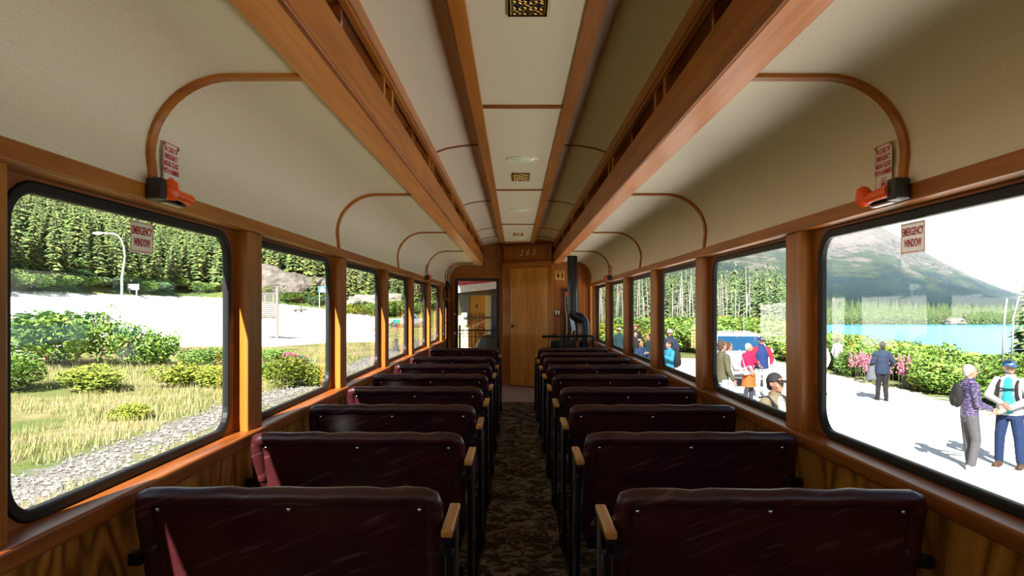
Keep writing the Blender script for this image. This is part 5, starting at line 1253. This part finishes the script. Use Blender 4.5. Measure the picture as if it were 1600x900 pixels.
    for sd, a in ((1, P['ra']), (-1, P['la'])):
        sm = MB(); limb(sm, (a[0], a[1] - .045, a[2] - .04), (a[0] + sd * .02, a[1] + .15, a[2] - .05), .050, .042); sm.box(a[0] - .045, a[0] + .05, a[1] - .08, a[1] + .17, a[2] - .09, a[2] - .07); limb(sm, (a[0], a[1], a[2]), (a[0], a[1] + .02, a[2] - .04), .055, .05)
        fuse(sm, 'shoe', shoe, t, max(.010, res), 2)
    if not bald:
        h_ = MB(); h_.ell(hp((0, -.018, 1.662)), (.088, .094, .104), 16, 12, HR)
        if long_hair: h_.ell(hp((0, -.06, 1.57)), (.075, .05, .13), 12, 8, HR)
        else: h_.ell(hp((0, -.055, 1.60)), (.070, .042, .06), 12, 8, HR)
        h_.build('hair', hair, t, smooth=True)
    for q in (-1, 1): MB().ell(hp((q * .032, .101, 1.640)), (.012, .007, .0065), 8, 6, HR).build('eye', eye_m, t, smooth=True)
    MB().ell(hp((0, .107, 1.574)), (.021, .007, .005), 8, 6, HR).build('mouth', lip, t, smooth=True)
    if glasses: MB().box(-.065, .065, .095, .112, 1.74, 1.765).build('sunglasses', black_pl, t, bevel=.006)
    if cap:
        c = MB(); prof = [(.092 * math.cos(R(a)), 1.672 + .098 * math.sin(R(a))) for a in (0, 20, 40, 60, 75, 89)]
        c.lathe([(.094, 1.665)] + prof, (0, 0, 0), 20); c = MB().add([hp((v[0], v[1] * 1.08 - .004, v[2])) for v in c.v], c.f)
        cp = c.build('cap', cap, t, smooth=60)
        if capsee != 'beanie':
            br = MB(); br.ell((0, .115, 1.680), (.075, .075, .010), 16, 6); MB().add([hp((v[0], v[1], v[2] - .25 * max(0, v[1] - .1))) for v in br.v], br.f).build('brim', capsee or cap, cp, smooth=True)
    return t
def facing(deg): return R(deg - 90)     # heading in the plan: 0 = +X, 90 = +Y (away), 180 = -X, 270 = towards the camera
navy = cloth('navy_denim', (0.025, 0.045, 0.10)); black_c = cloth('black_cloth', (0.018, 0.018, 0.022)); greyc = cloth('grey_trouser', (0.12, 0.12, 0.13)); white_c = cloth('white_cloth', (0.72, 0.74, 0.78), 0.08)
shoe_b = cloth('brown_shoe', (0.10, 0.055, 0.035)); shoe_w = cloth('white_shoe', (0.70, 0.74, 0.74), .1); shoe_k = cloth('black_shoe', (0.02, 0.02, 0.02))
hair_g = cloth('grey_hair', (0.50, 0.46, 0.42), .15); hair_k = cloth('dark_hair', (0.02, 0.014, 0.012), .2); hair_b = cloth('brown_hair', (0.10, 0.06, 0.04), .2)
def quilt():
    m = bpy.data.materials.new('purple_quilt'); nt, n, l, b = nodes_of(m); tc = n.new('ShaderNodeTexCoord')
    q = n.new('ShaderNodeTexNoise'); q.inputs['Scale'].default_value = 30; q.inputs['Detail'].default_value = 4; l.new(tc.outputs['Object'], q.inputs['Vector'])
    rp = ramp(n, [(0.38, (0.012, 0.008, 0.034)), (0.5, (0.036, 0.023, 0.08)), (0.62, (0.10, 0.08, 0.15))]); l.new(q.outputs['Fac'], rp.inputs[0]); l.new(rp.outputs[0], b.inputs['Base Color'])
    w = n.new('ShaderNodeTexWave'); w.bands_direction = 'Z'; w.inputs['Scale'].default_value = 9; l.new(tc.outputs['Object'], w.inputs['Vector'])
    bp = n.new('ShaderNodeBump'); bp.inputs['Strength'].default_value = 0.9; bp.inputs['Distance'].default_value = 0.02; l.new(w.outputs['Fac'], bp.inputs['Height']); l.new(bp.outputs[0], b.inputs['Normal']); b.inputs['Roughness'].default_value = 0.5
    return m
# the three figures in the near right window
p1 = gp(1379, 19.2)
person('person in a dark denim jacket walking away with a coat over the arm', p1, facing(78), 1.66, navy, black_c, hair_k, shoe_k, skin_b, cap=cloth('dark_cap', (0.03, 0.03, 0.035)), capsee='beanie', pose=dict(le=(-.27, .0, 1.14), lw=(-.22, .20, 1.02), re=(.29, -.06, 1.16), rw=(.24, .12, 1.02), rk=(.09, .05, .50), ra=(.09, -.04, .09), la=(-.10, .10, .09), lk=(-.09, .08, .50)), res=.013, hem=.80, bulk=1.08)
t = thing('draped_coat', 'grey coat draped over the arm of the walking person', 'coat', p1, facing(78)); t.scale = (.95, .95, .95)
cm = MB(); r3 = random.Random(2); rows = []
for k in range(13):
    a = 2 * math.pi * k / 12; rows.append(a)
for z, w in ((1.06, .07), (1.0, .10), (.88, .12), (.74, .15), (.62, .17)):
    for a in rows[:-1]: cm.v.append((-.25 + w * 1.0 * math.cos(a) * (1 + .12 * math.sin(5 * a)), .12 + w * .75 * math.sin(a) * (1 + .15 * math.cos(7 * a)), z + .02 * math.sin(3 * a)))
for i in range(4):
    for k in range(12): cm.f.append((i * 12 + k, i * 12 + (k + 1) % 12, (i + 1) * 12 + (k + 1) % 12, (i + 1) * 12 + k))
cm.f += [tuple(range(11, -1, -1)), tuple(48 + k for k in range(12))]
cm.build('cloth', cloth('coat_grey', (0.16, 0.17, 0.21)), t, smooth=60)
p2 = gp(1515, 11.13)
person('grey haired person in a purple quilted jacket and grey trousers', p2, facing(352), 1.70, quilt(), greyc, hair_g, shoe_w, pose=dict(re=(.22, .02, 1.13), rw=(.17, .26, 1.03), le=(-.24, .03, 1.13), lw=(-.15, .28, 1.00), rn=(-1, 0, .3), ln=(1, 0, .3), rd=(-.1, 0, -.4), ld=(.1, 0, -.6), curl=.7, rk=(.09, .06, .50), ra=(.11, -.02, .09), la=(-.12, .06, .09)), res=.010, hem=.88, bulk=.98)
t = thing('backpack', 'small dark backpack on the person in purple', 'backpack', p2, facing(352)); MB().ell((0, -.19, 1.20), (.13, .075, .20), 16, 10).build('pack', black_c, t, smooth=True); MB().ell((0, -.25, 1.12), (.10, .035, .10), 14, 8).build('pocket', black_c, t, smooth=True)
p3 = gp(1578, 11.27)
person('person in a blue cap with teal shirt and pale jacket, arms crossed low', p3, facing(222), 1.76, cloth('pale_grey_jacket', (0.60, 0.60, 0.62), .08), cloth('blue_jeans', (0.012, 0.035, 0.12)), hair_g, shoe_b, cap=cloth('blue_cap', (0.02, 0.12, 0.36)), pose=dict(re=(.29, .06, 1.16), rw=(.05, .25, 1.06), le=(-.29, .06, 1.14), lw=(-.02, .27, 0.98), rn=(0, -1, 0), ln=(0, -1, 0), curl=.5, rk=(.13, .03, .50), lk=(-.13, .03, .50), ra=(.15, 0, .09), la=(-.15, .02, .09)), res=.010, hem=.86, shirt=cloth('teal_shirt', (0.04, 0.48, 0.56), .06), bulk=1.06, yaw=R(35), glasses=True)
t = thing('backpack', 'black backpack with chest strap worn by the person in the blue cap', 'backpack', p3, facing(222)); MB().ell((0, -.22, 1.20), (.17, .09, .24), 16, 10).build('pack', black_c, t, smooth=True)
for q in (-1, 1): MB().tube([(q * .11, -.12, 1.46), (q * .12, .0, 1.475), (q * .125, .13, 1.38), (q * .13, .155, 1.22), (q * .16, .12, 1.08)], .022, 8, flat=(1, .5)).build('strap', black_c, t, smooth=60)
MB().tube([(-.125, .155, 1.31), (0, .172, 1.30), (.125, .155, 1.31)], .012, 6).build('chest_strap', black_c, t, smooth=60)
person('person in white half hidden by the post of the near right window', gp(1284, 20.5), facing(200), 1.68, white_c, greyc, hair_b, shoe_k, pose=dict(re=(.30, .06, 1.15), rw=(.30, .22, .98)), res=.02)
person('person half hidden behind the hedge near the lake', Vector((12.95, 27.4, gz(12.95, 27.4) - 0.25)), facing(20), 1.62, white_c, greyc, hair_b, shoe_k, res=.02)
# second right window
p6 = gp(1128, 16)
person('person in an olive jacket standing in profile by the window post', p6, facing(20), 1.84, cloth('olive_jacket', (0.13, 0.125, 0.075)), cloth('pale_jeans', (0.45, 0.52, 0.60)), hair_b, shoe_k, pose=dict(re=(.26, -.02, 1.12), rw=(.27, .10, .90)), res=.012)
p6b = gp(1138, 17.4)
person('person in white beside the person in the olive jacket', p6b, facing(15), 1.74, white_c, white_c, hair_b, shoe_w, pose=dict(re=(.25, .06, 1.12), rw=(.18, .28, 1.06)), res=.014)
p7 = gp(1170, 19)
person('white haired person in a crimson cardigan and orange skirt', p7, facing(300), 1.62, cloth('crimson_knit', (0.46, 0.012, 0.10)), cloth('dark_grey_leggings', (0.05, 0.055, 0.075)), cloth('white_hair', (0.70, 0.67, 0.62), .1), shoe_k, pose=dict(le=(-.25, .05, 1.12), lw=(-.10, .27, 1.18), re=(.26, .0, 1.12), rw=(.20, .20, 1.00), rk=(.12, .06, .50), ra=(.16, .0, .09)), res=.012, hem=.72, skirt=cloth('orange_skirt', (0.66, 0.15, 0.03)), yaw=R(35))
t = thing('handbag', 'white shoulder bag carried by the person in crimson', 'bag', p7, facing(300)); MB().prism([(-.20, .80), (.20, .78), (.17, 1.02), (-.15, 1.03)], 'Y', .20, .31).build('bag_body', white_c, t, bevel=.03); MB().tube([(.15, .25, 1.0), (.20, .16, 1.25), (.17, .02, 1.48)], .010, 6).build('strap', white_c, t, smooth=60)
for ob in t.children: ob.location = (.14, -.10, -.02); ob.scale = (.8, .8, 1)
p8 = gp(1190, 20)
person('person in a cap with navy vest over red sleeves and white trousers', p8, facing(262), 1.76, cloth('red_sleeves', (0.44, 0.02, 0.06)), white_c, hair_b, shoe_w, cap=cloth('navy_cap', (0.02, 0.03, 0.06)), vest=cloth('navy_vest', (0.015, 0.045, 0.20)), pose=dict(re=(.29, .02, 1.14), rw=(.14, .22, .96), le=(-.29, .02, 1.14), lw=(-.22, .20, .98)), res=.012, bulk=1.05)
p9 = gp(1211, 8.6)
person('nearest person in a dark cap and tan jacket close below the window', p9, facing(300), 1.80, cloth('tan_jacket', (0.25, 0.21, 0.13)), greyc, hair_k, shoe_k, skin_b, cap=cloth('charcoal_cap', (0.035, 0.032, 0.035)), shirt=white_c, res=.009, yaw=R(0))
t = thing('backpack', 'dark backpack straps on the nearest person in the dark cap', 'backpack', p9, facing(300))
MB().ell((0, -.23, 1.22), (.17, .09, .22), 16, 10).build('pack', black_c, t, smooth=True)
for q in (-1, 1): MB().tube([(q * .13, -.13, 1.50), (q * .135, .0, 1.525), (q * .14, .13, 1.42), (q * .145, .16, 1.25)], .026, 8, flat=(1, .5)).build('strap', black_c, t, smooth=60)
# third right window
p10 = gp(1046, 20)
person('person in a bright blue jacket and dark knitted cap with a backpack', p10, facing(200), 1.64, cloth('sky_blue_jacket', (0.03, 0.34, 0.56)), black_c, hair_k, shoe_k, cap=cloth('knit_cap', (0.06, 0.05, 0.06)), capsee='beanie', pose=dict(re=(.27, .08, 1.18), rw=(.14, .28, 1.30), le=(-.27, .08, 1.18), lw=(-.14, .28, 1.30)), res=.014)
t = thing('backpack', 'black rucksack on the person in the bright blue jacket', 'backpack', p10, facing(200)); MB().ell((0, -.23, 1.12), (.17, .12, .28), 16, 10).build('pack', black_c, t, smooth=True); MB().ell((0, -.32, 1.02), (.12, .05, .14), 14, 8).build('pocket', black_c, t, smooth=True)
person('person in a white cap behind the bright blue jacket', gp(1047, 24), facing(240), 1.84, navy, greyc, hair_b, shoe_k, cap=white_c, res=.02)
# fourth and fifth right windows
person('dark haired person in a navy jacket taking a photo, fourth right window', gp(1001, 21.5), facing(300), 1.58, cloth('navy_anorak', (0.02, 0.06, 0.17)), black_c, hair_k, shoe_k, skin_b, pose=dict(re=(.24, .10, 1.20), rw=(.08, .28, 1.30), le=(-.24, .10, 1.20), lw=(-.06, .28, 1.30)), res=.016)
person('long haired person in white and dark clothes behind the navy jacket', gp(993, 26), facing(262), 1.68, white_c, black_c, hair_b, shoe_k, long_hair=True, vest=black_c, res=.02)
person('person in a red cap farthest back in the fourth right window', gp(993, 31), facing(262), 1.80, black_c, black_c, hair_k, shoe_k, cap=cloth('red_cap', (0.55, 0.01, 0.03)), capsee='beanie', res=.022)
person('person in a dark green jacket with red collar beside the window post', gp(1014, 23.5), facing(190), 1.70, cloth('dark_green_jacket', (0.015, 0.05, 0.07)), cloth('red_trousers', (0.42, 0.02, 0.05)), hair_k, shoe_k, skin_b, vest=None, res=.016)
person('person in a white cap and dark teal jacket in the fifth right window', gp(968, 29), facing(250), 1.74, cloth('dark_teal_jacket', (0.02, 0.07, 0.09)), black_c, hair_k, shoe_k, cap=white_c, capsee=black_c, res=.02)

# ------------------------------------------------------------------ haze over the far shore and the mountains
hm = bpy.data.materials.new('mountain_haze'); hm.use_nodes = True; hn = hm.node_tree.nodes; hn.clear()
ho = hn.new('ShaderNodeOutputMaterial'); hv = hn.new('ShaderNodeVolumeScatter'); hv.inputs['Color'].default_value = (0.50, 0.74, 1.0, 1); hv.inputs['Density'].default_value = 0.00036; hv.inputs['Anisotropy'].default_value = 0.0
hm.node_tree.links.new(hv.outputs[0], ho.inputs['Volume'])
hz_ = MB().box(-3500, 12000, 560, 7500, -30, 1500).build('haze', hm); hz_['kind'] = 'structure'; hz_['label'] = 'thin blue haze hanging over the lake and mountains'; hz_['category'] = 'haze'
